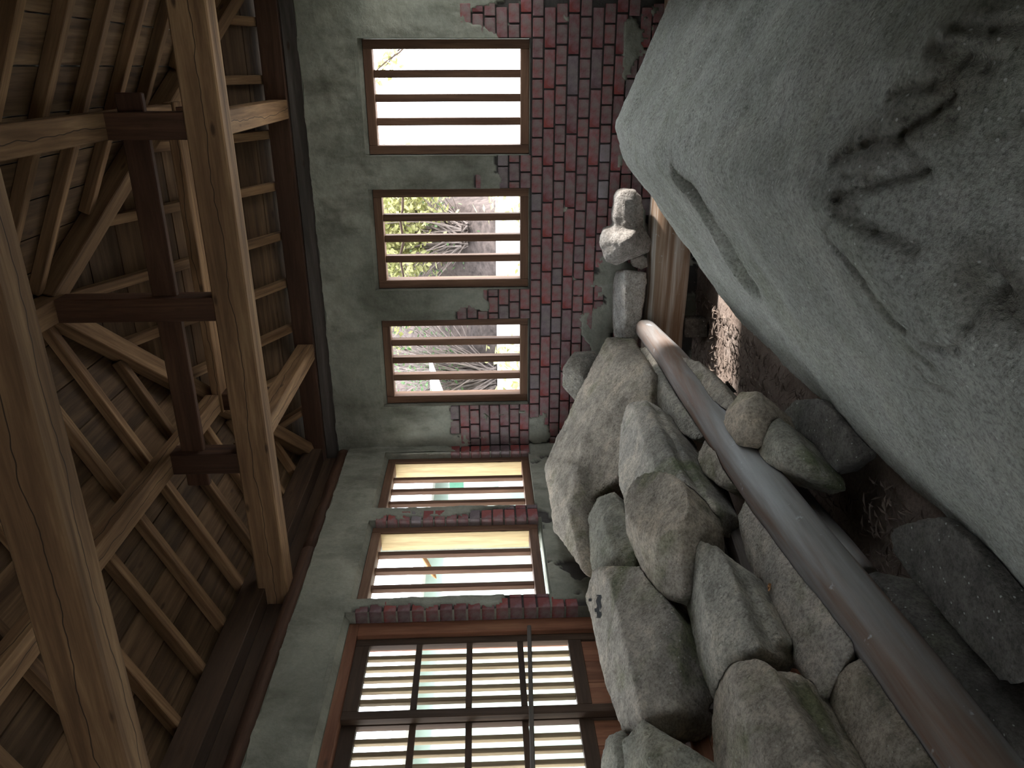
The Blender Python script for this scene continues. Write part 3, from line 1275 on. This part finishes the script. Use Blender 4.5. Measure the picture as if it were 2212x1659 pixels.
GROOVES = []
GSPEC = []
for pl, wdt, dep in (([(1800, 345), (1860, 312), (1935, 290), (2010, 240), (2050, 205)], 0.020, 0.022),
                     ([(1935, 290), (1995, 365)], 0.010, 0.010), ([(2000, 368), (1900, 395), (1800, 425)], 0.015, 0.020),
                     ([(1795, 455), (1880, 495), (1975, 540)], 0.016, 0.020), ([(1795, 330), (1795, 470), (1775, 510)], 0.006, 0.008),
                     ([(1780, 510), (1850, 590), (1920, 690), (1950, 715)], 0.018, 0.022),
                     ([(1820, 380), (1890, 385)], 0.010, 0.008), ([(1800, 430), (1850, 450)], 0.012, 0.010),
                     ([(2120, 640), (2090, 700), (2060, 760), (2030, 755), (1985, 740)], 0.012, 0.013),
                     ([(2110, 560), (2150, 620), (2212, 680)], 0.03, 0.03), ([(2055, 60), (2140, 55), (2212, 62)], 0.016, 0.02),
                     ([(2010, 100), (2075, 118), (2130, 140)], 0.025, 0.02), ([(1925, 205), (2000, 180), (2060, 150)], 0.02, 0.016),
                     ([(2212, 250), (2190, 290), (2130, 300)], 0.007, 0.008), ([(1975, 790), (2010, 830), (2050, 850)], 0.012, 0.012),
                     ([(1970, 760), (2010, 790)], 0.02, 0.015)):
    GSPEC.append((pl, wdt * 0.5, dep * 0.62))

def carve(p, nrm):
    v = 0.0
    if GROOVES and p.y < 2.2:
        for a, b, wd, dp in GROOVES:
            d, t = seg_d(p, a, b)
            if d < wd * 2:
                v -= dp * max(0.0, 1 - (d / (wd * 1.4)) ** 2)
    else:
        # long flutes down the upper slope
        if nrm.z > 0.3 and p.x > T_.x - 0.1:
            v += 0.011 * math.sin(p.y * 17 + p.x * 3 + 2.5 * noise.noise(p * 2)) * (0.4 + abs(noise.noise(p * 1.7)))
    return v


boulder_pts = [
    T_, on(1345, 345, 'y', 4.05), on(1440, 480, 'y', 4.02), on(1560, 612, 'y', 3.98), on(1600, 700, 'z', 0.03), on(1400, 110, 'y', 4.1),
    on(1450, 0, 'y', 4.1), Vector((XR - 0.03, 4.05, 0.36)), A_,
    on(2212, 1272, 'z', 0.03), Vector((-1.25, 0.75, 0.03)), front_pt(2212, 0), front_pt(2212, 880), front_pt(2060, 80),
    on(1700, 500, 'z', 0.62), on(1960, 690, 'z', 0.56), on(1880, 560, 'z', 0.61),
    Vector((-0.95, 0.75, 0.20)), Vector((0.1, 0.72, 0.22)), Vector((XR - 0.03, 0.9, 0.20)), Vector((XR - 0.03, 1.6, 0.36)),
    Vector((XR - 0.03, 0.9, 0.01)), Vector((XR - 0.03, 4.1, 0.01)), Vector((-1.15, 3.85, 0.01)), Vector((-1.15, 0.75, 0.01)), Vector((0.1, 0.7, 0.01))]
bm = bmesh.new()
hull(bm, boulder_pts)
me = remeshed(bm, 0.0125, 8, 0.6)
roughen(me, 0.016, 2.2, 5, 0.0, 14.0)
bvh = BVHTree.FromPolygons([v.co.copy() for v in me.vertices], [tuple(p.vertices) for p in me.polygons])
for pl, wdt, dep in GSPEC:
    q = [bvh.ray_cast(EYE, ray(*p).normalized())[0] for p in pl]
    q = [p for p in q if p is not None]
    for i in range(len(q) - 1):
        GROOVES.append((q[i], q[i + 1], wdt, dep))
roughen(me, 0.004, 9.0, 6, 0.003, 22.0, carve)
# the hollow scooped under the shoulder
n = len(me.vertices)
co = np.empty(n * 3)
me.vertices.foreach_get('co', co)
co = co.reshape(-1, 3)
H_AX = []
for px, py in ((1455, 398), (1500, 445), (1550, 520), (1592, 598)):
    best, bd = None, 1e9
    d = ray(px, py).normalized()
    rel = co - np.array(EYE)
    tt = rel @ np.array(d)
    dist = np.linalg.norm(rel - tt[:, None] * np.array(d), axis=1)
    cand = np.where(dist < 0.02)[0]
    i = cand[np.argmin(tt[cand])]
    H_AX.append(Vector(co[i]))
no = np.empty(n * 3)
me.vertex_normals.foreach_get('vector', no)
no = no.reshape(-1, 3)
for i in range(n):
    p = Vector(co[i])
    if min((p - h).length for h in H_AX) > 0.7:
        continue
    dep = 0.0
    for q in range(len(H_AX) - 1):
        d, t = seg_d(p, H_AX[q], H_AX[q + 1])
        wd = 0.07 + 0.06 * ((q + t) / 3)
        dep = max(dep, 0.10 * max(0.0, 1 - (d / wd) ** 2) ** 0.8)
    if dep:
        co[i] -= no[i] * dep
co[:, 2] = np.maximum(co[:, 2], 0.002)
me.vertices.foreach_set('co', co.reshape(-1))
me.update()
dirt = np.zeros(n)
STAIN = [(bvh.ray_cast(EYE, ray(*p).normalized())[0], r_) for p, r_ in (((1830, 330), .05), ((1880, 305), .05), ((1935, 285), .05), ((1990, 250), .05), ((2035, 215), .06), ((2080, 120), .07), ((2150, 60), .06), ((1800, 430), .03), ((2140, 600), .06), ((2190, 640), .07))]
for i in range(n):
    p = Vector(co[i])
    v_ = 0.0
    if p.y < 2.2:
        for a_, b_, wd_, dp_ in GROOVES:
            d_, t_ = seg_d(p, a_, b_)
            if d_ < wd_ * 2.5:
                v_ = max(v_, 0.75 * (1 - d_ / (wd_ * 2.5)))
        for c_, r_ in STAIN:
            if c_ is not None:
                d_ = (p - c_).length
                if d_ < r_ * 1.6:
                    v_ = max(v_, (1 - d_ / (r_ * 1.6)) * (0.75 + 0.5 * noise.noise(p * 22)))
    else:
        for q in range(len(H_AX) - 1):  # hollow tinted darker brown towards its axis
            d_, t_ = seg_d(p, H_AX[q], H_AX[q + 1])
            if d_ < 0.13:
                v_ = max(v_, 0.65 * (1 - d_ / 0.13))
    dirt[i] = max(0.0, min(1.0, v_))
me.attributes.new('dirt', 'FLOAT', 'POINT').data.foreach_set('value', dirt)
solid(me)
tag(link('carved_boulder', me, 'boulder'), 'huge roof-shaped grey stone with carved lines on its sloping near face', 'boulder')

# ---- the pole over the heap
pc = [on(1393, 709, 'x', -1.475), on(1450, 775, 'x', -1.475), on(1520, 868, 'x', -1.472), on(1600, 985, 'x', -1.47), on(1750, 1184, 'x', -1.47), on(1940, 1424, 'x', -1.47), on(2100, 1640, 'x', -1.47), on(2250, 1840, 'x', -1.47)]
dense = []
for i in range(len(pc) - 1):
    for q in range(4):
        dense.append(pc[i].lerp(pc[i + 1], q / 4))
dense.append(pc[-1])
pole = link('timber_pole', tube_mesh(dense, [0.056 + 0.024 * min(1, i / 7) for i in range(len(dense))], 24, 0.012, 2.7), 'pole')
tag(pole, 'long grey-brown pole lying over the stones, paint-spattered', 'pole')
solid(pole.data)

lz, ly, lr = 0.268, 4.535, 0.125
lp = [(-1.72 + 0.11 * i, ly, lz + 0.004 * math.sin(i)) for i in range(22)]
tag(link('stained_log', tube_mesh(lp, lr, 24, 0.05, 2.6), 'stained_log'), 'thick brown log with pale dusty streaks along the brick wall', 'log')
solid(bpy.data.objects['stained_log'].data)

lp2 = [on(1712, 1058, 'z', 0.15), on(1780, 1135, 'z', 0.15), on(1848, 1222, 'z', 0.15)]
dd = (lp2[2] - lp2[0]).normalized()
tag(link('broken_log', tube_mesh([lp2[0] + dd * (0.09 * i) for i in range(8)], 0.045, 16, 0.08), 'pole'), 'short brown round log under the shaded side of the pole', 'log')

solid(bpy.data.objects['broken_log'].data)

# sleepers showing in the gaps of the heap
def sleeper(label, a, b, wid, hei, mat):
    o = tag(beam('sleeper', a, b, wid, hei, mat), label, 'timber')
    solid(o.data, o.matrix_basis)


sleeper('weathered grey board showing in the gap under the drum stone', on(1545, 1040, 'p', -0.16), on(1640, 1330, 'p', -0.16), 0.10, 0.05, 'old_grey')
sleeper('brown squared timber showing under the broad block', on(1455, 1400, 'p', -0.17), on(1545, 1750, 'p', -0.17), 0.07, 0.07, 'door_red')
sleeper('narrow grey batten slanting through the dark gap', on(1476, 1365, 'p', -0.12), on(1535, 1540, 'p', -0.15), 0.03, 0.045, 'old_grey')

# ---- the heap along the door wall
stone('drum_stone', 'drum-shaped stone with a smooth round end face', [
    [(1418 + 70 * math.cos(a), 1087 + 74 * math.sin(a), .185) for a in [i * math.pi / 8 for i in range(16)]] +
    [(1494, 1170, .11), (1482, 1285, .07), (1455, 1303, .05), (1425, 1290, .06), (1385, 1235, .07), (1352, 1150, .10)]],
    push=0.2, amp=0.006, voxel=0.013)
stone('wedge_stone', 'pitted wedge of stone set between pointed slab and drum stone', [
    [(1268, 1115, .03), (1290, 1070, .05), (1325, 1060, .05), (1344, 1088, .03), (1380, 1205, .02), (1365, 1233, .02), (1278, 1248, .03), (1310, 1150, .09), (1330, 1200, .07)]],
    push=0.16)
stone('ridged_block', 'long dressed stone with a stepped edge lying against the pointed slab', [
    [(1352, 876, .07), (1362, 868, .12), (1396, 863, .12), (1398, 880, .135), (1432, 965, .135), (1508, 1090, .12), (1512, 1140, .07), (1450, 1125, .08), (1350, 1095, .04), (1334, 1040, .05),
     (1335, 980, .06), (1340, 920, .07), (1395, 965, .145), (1440, 1060, .14), (1372, 890, .14)],
    ([(1398, 863, .06), (1424, 878, .05), (1470, 962, .05), (1545, 1095, .035), (1547, 1155, -.03), (1505, 1140, .0), (1432, 970, .05)], {'push': 0.16})],
    push=0.18)
stone('leaning_slab', 'largest rough slab of the heap, leaning and pointed at one end', [
    [(1310, 726, 'y', 4.52), (1365, 728, 'y', 4.42), (1408, 800, .07), (1404, 870, .03), (1345, 965, .01), (1335, 1035, -.01), (1270, 1085, -.01),
     (1182, 1060, .04), (1173, 1010, .06), (1197, 950, .08), (1318, 830, .12), (1345, 780, .12), (1250, 960, .11)],
    [(1240, 1085, .0), (1275, 1095, -.02), (1274, 1250, -.03), (1258, 1238, 0), (1195, 1145, .03), (1173, 1012, .06), (1182, 990, .08), (1250, 1000, .10), (1230, 1120, .08)]],
    push=0.2, voxel=0.0135, amp=0.007, scale=4, amp2=0.005, scale2=14)
stone('round_stone', 'rounded stone wedged behind the pointed slab', [
    [(1215, 795), (1233, 770), (1285, 766), (1310, 800), (1300, 880), (1245, 872), (1214, 835), (1255, 810, 'y', 4.45)]],
    default=('y', 4.52), push=0.15, pushdir=(0, 1, -0.2), mat='stone')
stone('broad_block', 'broad rough block with charcoal marks, before the lattice door', [
    [(1264, 1290, -.01), (1281, 1230, .04), (1300, 1224, .09), (1388, 1221, .075), (1430, 1280, .075), (1470, 1345, .05), (1466, 1380, .05), (1450, 1430, .06), (1454, 1530, .045), (1446, 1590, .0),
     (1400, 1592, .01), (1345, 1580, .0), (1312, 1500, -.01), (1292, 1420, -.01), (1277, 1350, -.01), (1318, 1260, .105), (1338, 1340, .115), (1362, 1450, .115), (1385, 1545, .085), (1430, 1400, .085)]],
    push=0.22, voxel=0.0125, amp=0.008, scale=4.5)
bb = bpy.data.objects['broad_block']
bvh = BVHTree.FromPolygons([v.co.copy() for v in bb.data.vertices], [tuple(p.vertices) for p in bb.data.polygons])
for cx_, cy_, hw, hh in ((1294, 1310, 5, 25), (1288, 1318, 3, 4), (1275, 1296, 3, 3)):
    gv, gf = [], []
    for a_ in range(4):
        for b_ in range(9):
            p_, n_, _, _ = bvh.ray_cast(EYE, ray(cx_ - hw + 2 * hw * a_ / 3 + 1.5 * math.sin(b_ * 2.1), cy_ - hh + 2 * hh * b_ / 8).normalized())
            gv.append(p_ + n_ * 0.0012 if p_ else EYE)
    for a_ in range(3):
        for b_ in range(8):
            k_ = a_ * 9 + b_
            gf.append((k_, k_ + 1, k_ + 10, k_ + 9))
    link('charcoal_mark', mesh_from(gv, gf), 'charcoal', bb)['label'] = 'black charcoal mark on the stone'
stone('stepped_block', 'mossy dressed block with a stepped side and one sharp pale ridge', [
    [(1572, 1434, .05), (1590, 1428, .10), (1640, 1419, .115), (1668, 1440, .115), (1790, 1659, .115), (1835, 1740, .115), (1700, 1760, .09), (1545, 1740, -.10), (1535, 1560, -.06), (1541, 1500, -.02),
     (1586, 1462, .125), (1600, 1510, .130), (1650, 1640, .130), (1690, 1740, .125)],
    ([(1678, 1445, .03), (1722, 1452, .015), (1842, 1659, .01), (1890, 1740, .01), (1780, 1740, .01), (1690, 1480, .02)], {'push': 0.15})],
    push=0.17, voxel=0.0115)
stone('stepped_block', 'greenish dressed block with a stepped side, beneath the drum stone', [
    [(1485, 1170, .03), (1500, 1160, .09), (1550, 1178, .10), (1570, 1210, .105), (1642, 1400, .10), (1640, 1420, .07), (1565, 1440, .07), (1538, 1512, -.03), (1512, 1440, .0), (1484, 1320, .0),
     (1479, 1220, .02), (1510, 1205, .105), (1522, 1310, .105), (1560, 1425, .095)],
    ([(1555, 1190, .03), (1605, 1222, .02), (1690, 1378, .01), (1699, 1425, -.06), (1650, 1420, -.01), (1600, 1370, .02)], {'push': 0.14})],
    push=0.17)
stone('rough_stone', 'small rough stone by the door, tucked behind its jagged neighbour', [
    [(1296, 1640, .0), (1310, 1592, .02), (1340, 1576, .03), (1356, 1610, .03), (1350, 1700, .02), (1298, 1700, .0), (1325, 1620, .06)]], push=0.15)
stone('rough_stone', 'jagged light stone at the end of the heap by the door', [
    [(1342, 1600, .06), (1386, 1552, .08), (1430, 1590, .09), (1462, 1602, .06), (1504, 1626, .05), (1510, 1660, .02), (1500, 1730, .0), (1350, 1740, .03), (1400, 1640, .12)]], push=0.18)
stone('rough_stone', 'pitted brown stone under the far half of the pole', [
    [(1384, 775), (1376, 752), (1400, 747), (1432, 800), (1472, 850), (1502, 900), (1524, 944), (1500, 951), (1468, 935), (1410, 862), (1404, 812), (1440, 840, .03)]],
    default=('p', -0.03), push=0.16)
stone('angular_stone', 'tan angular stone against the far side of the pole', [
    [(1566, 888), (1600, 846), (1640, 843), (1652, 880), (1625, 948), (1590, 960), (1560, 915), (1610, 880, .12)]], default=('p', 0.06), push=0.2)
stone('angular_stone', 'facetted stone between the pole and the dark flat stone', [
    [(1654, 882), (1690, 905), (1750, 982), (1756, 1010), (1718, 1021), (1640, 1005), (1616, 948), (1680, 950, .04), (1700, 985, .03)]], default=('p', -0.02), push=0.2)
stone('angular_stone', 'rough stone under the pole with a gap below it', [
    [(1505, 990), (1528, 936), (1590, 955), (1602, 1040), (1550, 1050), (1516, 1022), (1550, 970, .03)]], default=('p', -0.02), push=0.18)
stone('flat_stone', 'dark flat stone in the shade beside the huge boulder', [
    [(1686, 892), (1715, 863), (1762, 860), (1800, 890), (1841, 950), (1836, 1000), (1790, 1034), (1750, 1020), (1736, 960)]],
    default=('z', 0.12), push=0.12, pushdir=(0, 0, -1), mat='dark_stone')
stone('long_slab', 'long cracked slab lying along the pole, its broken end by the gap', [
    [(1592, 1115), (1606, 1078), (1640, 1066), (1868, 1392), (1800, 1443), (1771, 1514), (1690, 1400, -.10), (1605, 1185, -.09), (1632, 1125, -.005), (1760, 1365, -.005), (1660, 1085, -.01), (1850, 1380, -.01)]],
    default=('p', -0.035), push=0.17, amp=0.006)
stone('long_slab', 'tan slab continuing the cracked one along the pole', [
    [(1803, 1452), (1870, 1410), (2045, 1665), (2095, 1740), (1930, 1760), (1776, 1525, -.09), (1850, 1440, -.005), (1960, 1660, -.005)]],
    default=('p', -0.035), push=0.17, amp=0.006)
stone('thin_slab', 'thin tilted slab behind the far half of the pole', [
    [(1470, 768), (1508, 778), (1560, 830), (1592, 874), (1570, 887), (1530, 860)]], default=('p', 0.02), push=0.1)
stone('stone_chip', 'small upright stone chip on the sunlit floor', [
    [(1566, 850, 'z', 0.02), (1568, 823, 'z', 0.13), (1580, 822, 'z', 0.13), (1598, 850, 'z', 0.02)]], push=0.06, pushdir=(-0.3, 1, 0), amp=0.004, voxel=0.008, mat='dark_stone')
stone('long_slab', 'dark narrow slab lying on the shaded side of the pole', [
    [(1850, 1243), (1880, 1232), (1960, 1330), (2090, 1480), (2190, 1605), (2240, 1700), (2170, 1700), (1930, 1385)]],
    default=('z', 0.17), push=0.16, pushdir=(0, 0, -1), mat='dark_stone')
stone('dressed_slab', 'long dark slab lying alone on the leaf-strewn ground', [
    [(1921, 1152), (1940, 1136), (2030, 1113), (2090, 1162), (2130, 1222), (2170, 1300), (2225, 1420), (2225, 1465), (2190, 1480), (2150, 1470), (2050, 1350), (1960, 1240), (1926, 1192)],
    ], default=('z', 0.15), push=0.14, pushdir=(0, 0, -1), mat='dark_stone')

# ---- pole and logs
stone('packing_stone', 'dark packing stone holding the streaked log off the floor', [
    [(1478, 690, 'y', 4.45), (1530, 690, 'y', 4.45), (1530, 730, 'y', 4.45), (1478, 730, 'y', 4.45)]], push=0.12, pushdir=(0, 1, 0), mat='dark_stone', amp=0.004)
# a fallen leaf on the tan slab
hit = bpy.context.scene.ray_cast(bpy.context.evaluated_depsgraph_get(), EYE, ray(1665, 1268).normalized())
if hit[0]:
    c_, n_ = hit[1], hit[2]
    u_ = n_.cross(Vector((0.3, 1, 0))).normalized()
    w_ = n_.cross(u_)
    lv_ = [c_ + n_ * 0.003 + u_ * (0.016 * math.cos(a) * (1 + 0.3 * math.sin(3 * a))) + w_ * (0.013 * math.sin(a)) + n_ * (0.004 * abs(math.sin(2 * a))) for a in [i * math.pi / 5 for i in range(10)]]
    tag(link('dry_leaf', mesh_from(lv_ + [c_ + n_ * 0.002], [(i, (i + 1) % 10, 10) for i in range(10)]), 'dry_frond'), 'single curled brown leaf lying on the cracked slab', 'leaf')

# ---- stones on the streaked log
stone('figure_stone', 'pale carved stone with a round head and broad shoulders', [
    [(1330, 428), (1340, 413), (1356, 409), (1374, 411), (1386, 424), (1390, 482), (1384, 502), (1330, 502), (1325, 470), (1348, 432, 'y', 4.42), (1368, 432, 'y', 4.42), (1350, 485, 'y', 4.42), (1372, 485, 'y', 4.42)],
    [(1330, 490), (1386, 486), (1410, 520), (1404, 545), (1370, 560), (1331, 577), (1308, 566), (1294, 525), (1304, 498), (1350, 520, 'y', 4.34)]],
    default=('y', 4.45), push=0.16, pushdir=(0, 1, 0), mat='pale_stone', voxel=0.011, amp=0.010, scale=9)
stone('lump_stone', 'small black and white lump between the two pale stones', [
    [(1362, 552), (1385, 545), (1398, 560), (1400, 577), (1385, 583), (1365, 575)]], default=('y', 4.46), push=0.08, pushdir=(0, 1, 0), mat='pale_stone', voxel=0.008)
stone('squared_block', 'pale squared block standing on the streaked log', [
    [(1334, 590, 'y', 4.56), (1350, 583, 'y', 4.42), (1397, 588, 'y', 4.42), (1400, 605), (1384, 700), (1375, 760), (1350, 760), (1326, 730, 'y', 4.56), (1326, 650, 'y', 4.56)]],
    default=('y', 4.42), push=0.16, pushdir=(0, 1, 0), mat='pale_stone', voxel=0.010, amp=0.006)

# ------------------------------------------------------------------ litter on the earth
rng = random.Random(3)
lv, lf = [], []
for i in range(2000):
    x = rng.uniform(-1.75, -1.3)
    y = rng.uniform(1.2, 4.7)
    if y > 3.6 and rng.random() < 0.2:
        x = rng.uniform(-1.6, -0.9)
        y = 4.66 + rng.gauss(0, 0.05) if rng.random() < 0.7 else y
        y = min(y, 4.74)
    L, W = rng.uniform(0.025, 0.07), rng.uniform(0.004, 0.012)
    a = rng.uniform(0, math.pi)
    c, s = math.cos(a), math.sin(a)
    z = 0.012 + rng.uniform(0, 0.025)
    t = rng.uniform(-0.012, 0.012)
    if any(inside(Vector((x + r_ * math.cos(q), y + r_ * math.sin(q), zq))) for r_ in (0.0, 0.025, 0.05) for q in range(7) for zq in (0.01, 0.03, 0.055)):
        continue
    k = len(lv)
    for (q, wv, zz) in ((-L / 2, 0, t), (0, W / 2, 0.006), (L / 2, 0, -t), (0, -W / 2, 0.002)):
        lv.append((x + q * c - wv * s, y + q * s + wv * c, max(0.004, z + zz)))
    lf.append((k, k + 1, k + 2, k + 3))
tag(link('leaf_litter', mesh_from(lv, lf), 'litter'), 'dry leaves and straw scattered on the earth floor', 'litter', kind='stuff')

# ------------------------------------------------------------------ outside, seen through the openings
def grid_ground():
    v, f = [], []
    n = 40
    for i in range(n + 1):
        for j in range(n + 1):
            x, y = -16 + 30 * i / n, -8 + 26 * j / n
            z = -0.03
            v.append((x, y, z + 0.02 * fbm(x, y, 0, 0.5) - 0.02))
    for i in range(n):
        for j in range(n):
            a = i * (n + 1) + j
            f.append((a, a + n + 1, a + n + 2, a + 1))
    return mesh_from(v, f, True)


tag(link('ground', grid_ground(), 'outside_ground'), 'pale sunlit ground outside the windows', 'ground', kind='structure')


def bank_mesh():
    v, f = [], []
    nx, ny = 60, 24
    for i in range(nx + 1):
        for j in range(ny + 1):
            x = -4.7 + 3.9 * i / nx
            t = j / ny
            y = 8.25 + 2.6 * t
            end = min(1.0, max(0.0, (-0.95 - x) / 0.5))
            z = -0.04 + (1.22 + 2.4 * t) * end + 0.25 * fbm(x, y, 0, 1.2) * min(1, t * 4) * end - 0.04
            v.append((x, y, z))
    for i in range(nx):
        for j in range(ny):
            a = i * (ny + 1) + j
            f.append((a, a + ny + 1, a + ny + 2, a + 1))
    return mesh_from(v, f, True)


tag(link('earth_bank', bank_mesh(), 'bank'), 'brown earth bank rising behind the end windows', 'bank', kind='structure')


def shrub(name, label, base, h, spread, nstem, nleaf, leaf, lsize, twig, seed, group=None):
    r = random.Random(seed)
    root = empty(name, base)
    tag(root, label, 'shrub', group)
    bmv, bmf, tips = [], [], []
    for s in range(nstem):
        p = Vector((r.uniform(-0.15, 0.15), r.uniform(-0.15, 0.15), 0)) * spread
        d = Vector((r.uniform(-1, 1) * spread, r.uniform(-1, 1) * spread * 0.6, h)).normalized()
        L = h * r.uniform(0.6, 1.15)
        pts = []
        for q in range(7):
            pts.append(p.copy())
            d = (d + Vector((r.uniform(-1, 1), r.uniform(-1, 1), r.uniform(-0.6, 0.4))) * 0.28).normalized()
            p = p + d * L / 6
            if q > 1:
                tips.append(p.copy())
        me = tube_mesh(pts, [0.012 * (1 - q / 8) for q in range(7)], 4, 0, None, False)
        k = len(bmv)
        bmv.extend([v.co.copy() for v in me.vertices])
        bmf.extend([tuple(k + i for i in pg.vertices) for pg in me.polygons])
        bpy.data.meshes.remove(me)
    o = link('branches', mesh_from(bmv, bmf, True), twig, root)
    if nleaf:
        v, f = [], []
        for i in range(nleaf):
            c = r.choice(tips) + Vector((r.gauss(0, 0.1), r.gauss(0, 0.1), r.gauss(0, 0.1))) * spread * 1.4
            a = Vector((r.uniform(-1, 1), r.uniform(-1, 1), r.uniform(-1, 0.4))).normalized()
            b = a.cross(Vector((r.uniform(-1, 1), r.uniform(-1, 1), 1))).normalized()
            L, W = lsize * r.uniform(0.6, 1.2), lsize * r.uniform(0.16, 0.3)
            k = len(v)
            v.extend((c - a * L / 2, c + b * W, c + a * L / 2, c - b * W))
            f.append((k, k + 1, k + 2, k + 3))
        lo = link('foliage', mesh_from(v, f), leaf, root)
        lo['kind'] = 'stuff'
    return root


tag(link('retaining_wall', box_mesh(-4.7, -1.0, 8.0, 8.24, -0.06, 1.24), 'white_sheet'), 'low white retaining wall at the foot of the bank', 'wall', kind='structure')
yshrub = shrub('leafy_shrub', 'yellow-green leafy shrub behind the middle end window', (-1.75, 8.6, 1.62), 1.3, 0.75, 40, 5200, 'leaf_yellow', 0.10, 'twig', 11)
shrub('leafy_shrub', 'overhanging leafy branch behind the brightest end window', (0.30, 8.4, 1.95), 0.8, 0.45, 9, 420, 'leaf_yellow', 0.11, 'dark_twig', 12)
shrub('bramble_thicket', 'bare tangled bramble behind the middle end window', (-1.75, 8.75, 1.55), 0.75, 0.9, 90, 260, 'leaf_green', 0.06, 'twig', 13)
shrub('bramble_thicket', 'tangled bramble with small leaves behind the corner end window', (-3.35, 8.4, 1.25), 1.5, 0.85, 150, 900, 'leaf_green', 0.07, 'twig', 14)
shrub('weed_clump', 'sunlit straw-coloured weeds outside the middle end window', (-1.35, 7.0, -0.03), 1.1, 0.40, 26, 900, 'leaf_yellow', 0.12, 'twig', 15)
shrub('weed_clump', 'sunlit straw-coloured weeds outside the corner end window', (-3.0, 7.0, -0.03), 1.15, 0.40, 26, 900, 'leaf_yellow', 0.12, 'twig', 16)
# low white roof with a green fascia beyond the corner window
shed = empty('low_roof', (-3.3, 7.2, 1.6))
tag(shed, 'low white roof sheet with green fascia outside the corner window', 'roof')
reparent(link('roof_sheet', mesh_from([(-3.55, 6.2, 1.72), (-2.75, 6.2, 1.72), (-3.05, 8.2, 2.0), (-3.9, 8.2, 2.0), (-3.55, 6.2, 1.74), (-2.75, 6.2, 1.74), (-3.05, 8.2, 2.02), (-3.9, 8.2, 2.02)], BOXF), 'white_sheet'), shed)
reparent(link('fascia', box_mesh(-3.6, -2.70, 6.14, 6.18, 1.60, 1.73), 'green_paint'), shed)
for x in (-3.5, -2.8):
    reparent(link('roof_prop', box_mesh(x - 0.03, x + 0.03, 6.3, 6.36, -0.03, 1.70), 'green_paint'), shed)
# level branch crossing outside the middle window
bp = [on(868, 380 + 24 * i, 'y', 5.6) + Vector((0, 0, 0.012 * math.sin(i * 1.9))) for i in range(11)]
reparent(link('crossing_branch', tube_mesh(bp, 0.010, 7, 0.5), 'dark_twig'), yshrub)['label'] = 'thin dark branch crossing level outside the window'

# unseen house added to block the sun; then the house by the door
sun_blocker = empty('outside_house', (2.3, 1.0, 0))
tag(sun_blocker, 'unseen house added to block the sun beyond the side wall of the huge stone', 'building')
reparent(link('house_wall', box_mesh(2.2, 2.6, -3.0, 4.2, -0.05, 3.35), 'white_sheet'), sun_blocker)
reparent(link('blocker_roof', mesh_from([(2.0, -3.2, 3.35), (4.5, -3.2, 3.35), (4.5, 4.3, 3.35), (2.0, 4.3, 3.35), (2.0, -3.2, 3.42), (4.5, -3.2, 4.2), (4.5, 4.3, 4.2), (2.0, 4.3, 3.42)], BOXF), 'grey_board'), sun_blocker)
nb_ = empty('outside_house', (-5.0, 3.0, 0))
tag(nb_, 'pale green rendered house wall outside the door side', 'building')
reparent(link('house_wall', box_mesh(-5.7, -5.0, -2.5, 9.5, -0.05, 2.05), 'pale_wall'), nb_)
reparent(link('eave_soffit', box_mesh(-5.7, -4.75, -2.5, 9.6, 2.05, 2.16), 'grey_board'), nb_)
fp = [on(905, 1190, 'x', -3.0), on(920, 1212, 'x', -3.0), on(938, 1243, 'x', -3.0)]
fr = link('dry_frond', tube_mesh([Vector((-2.72, fp[0].y + 0.25, 2.55)), *fp, fp[2] + (fp[2] - fp[1]) * 0.2], [0.004, 0.010, 0.016, 0.014, 0.004], 8, 0.6), 'dry_frond')
tag(fr, 'dry brown frond hanging outside the brick-jambed window', 'branch')
print('bricks', nb)
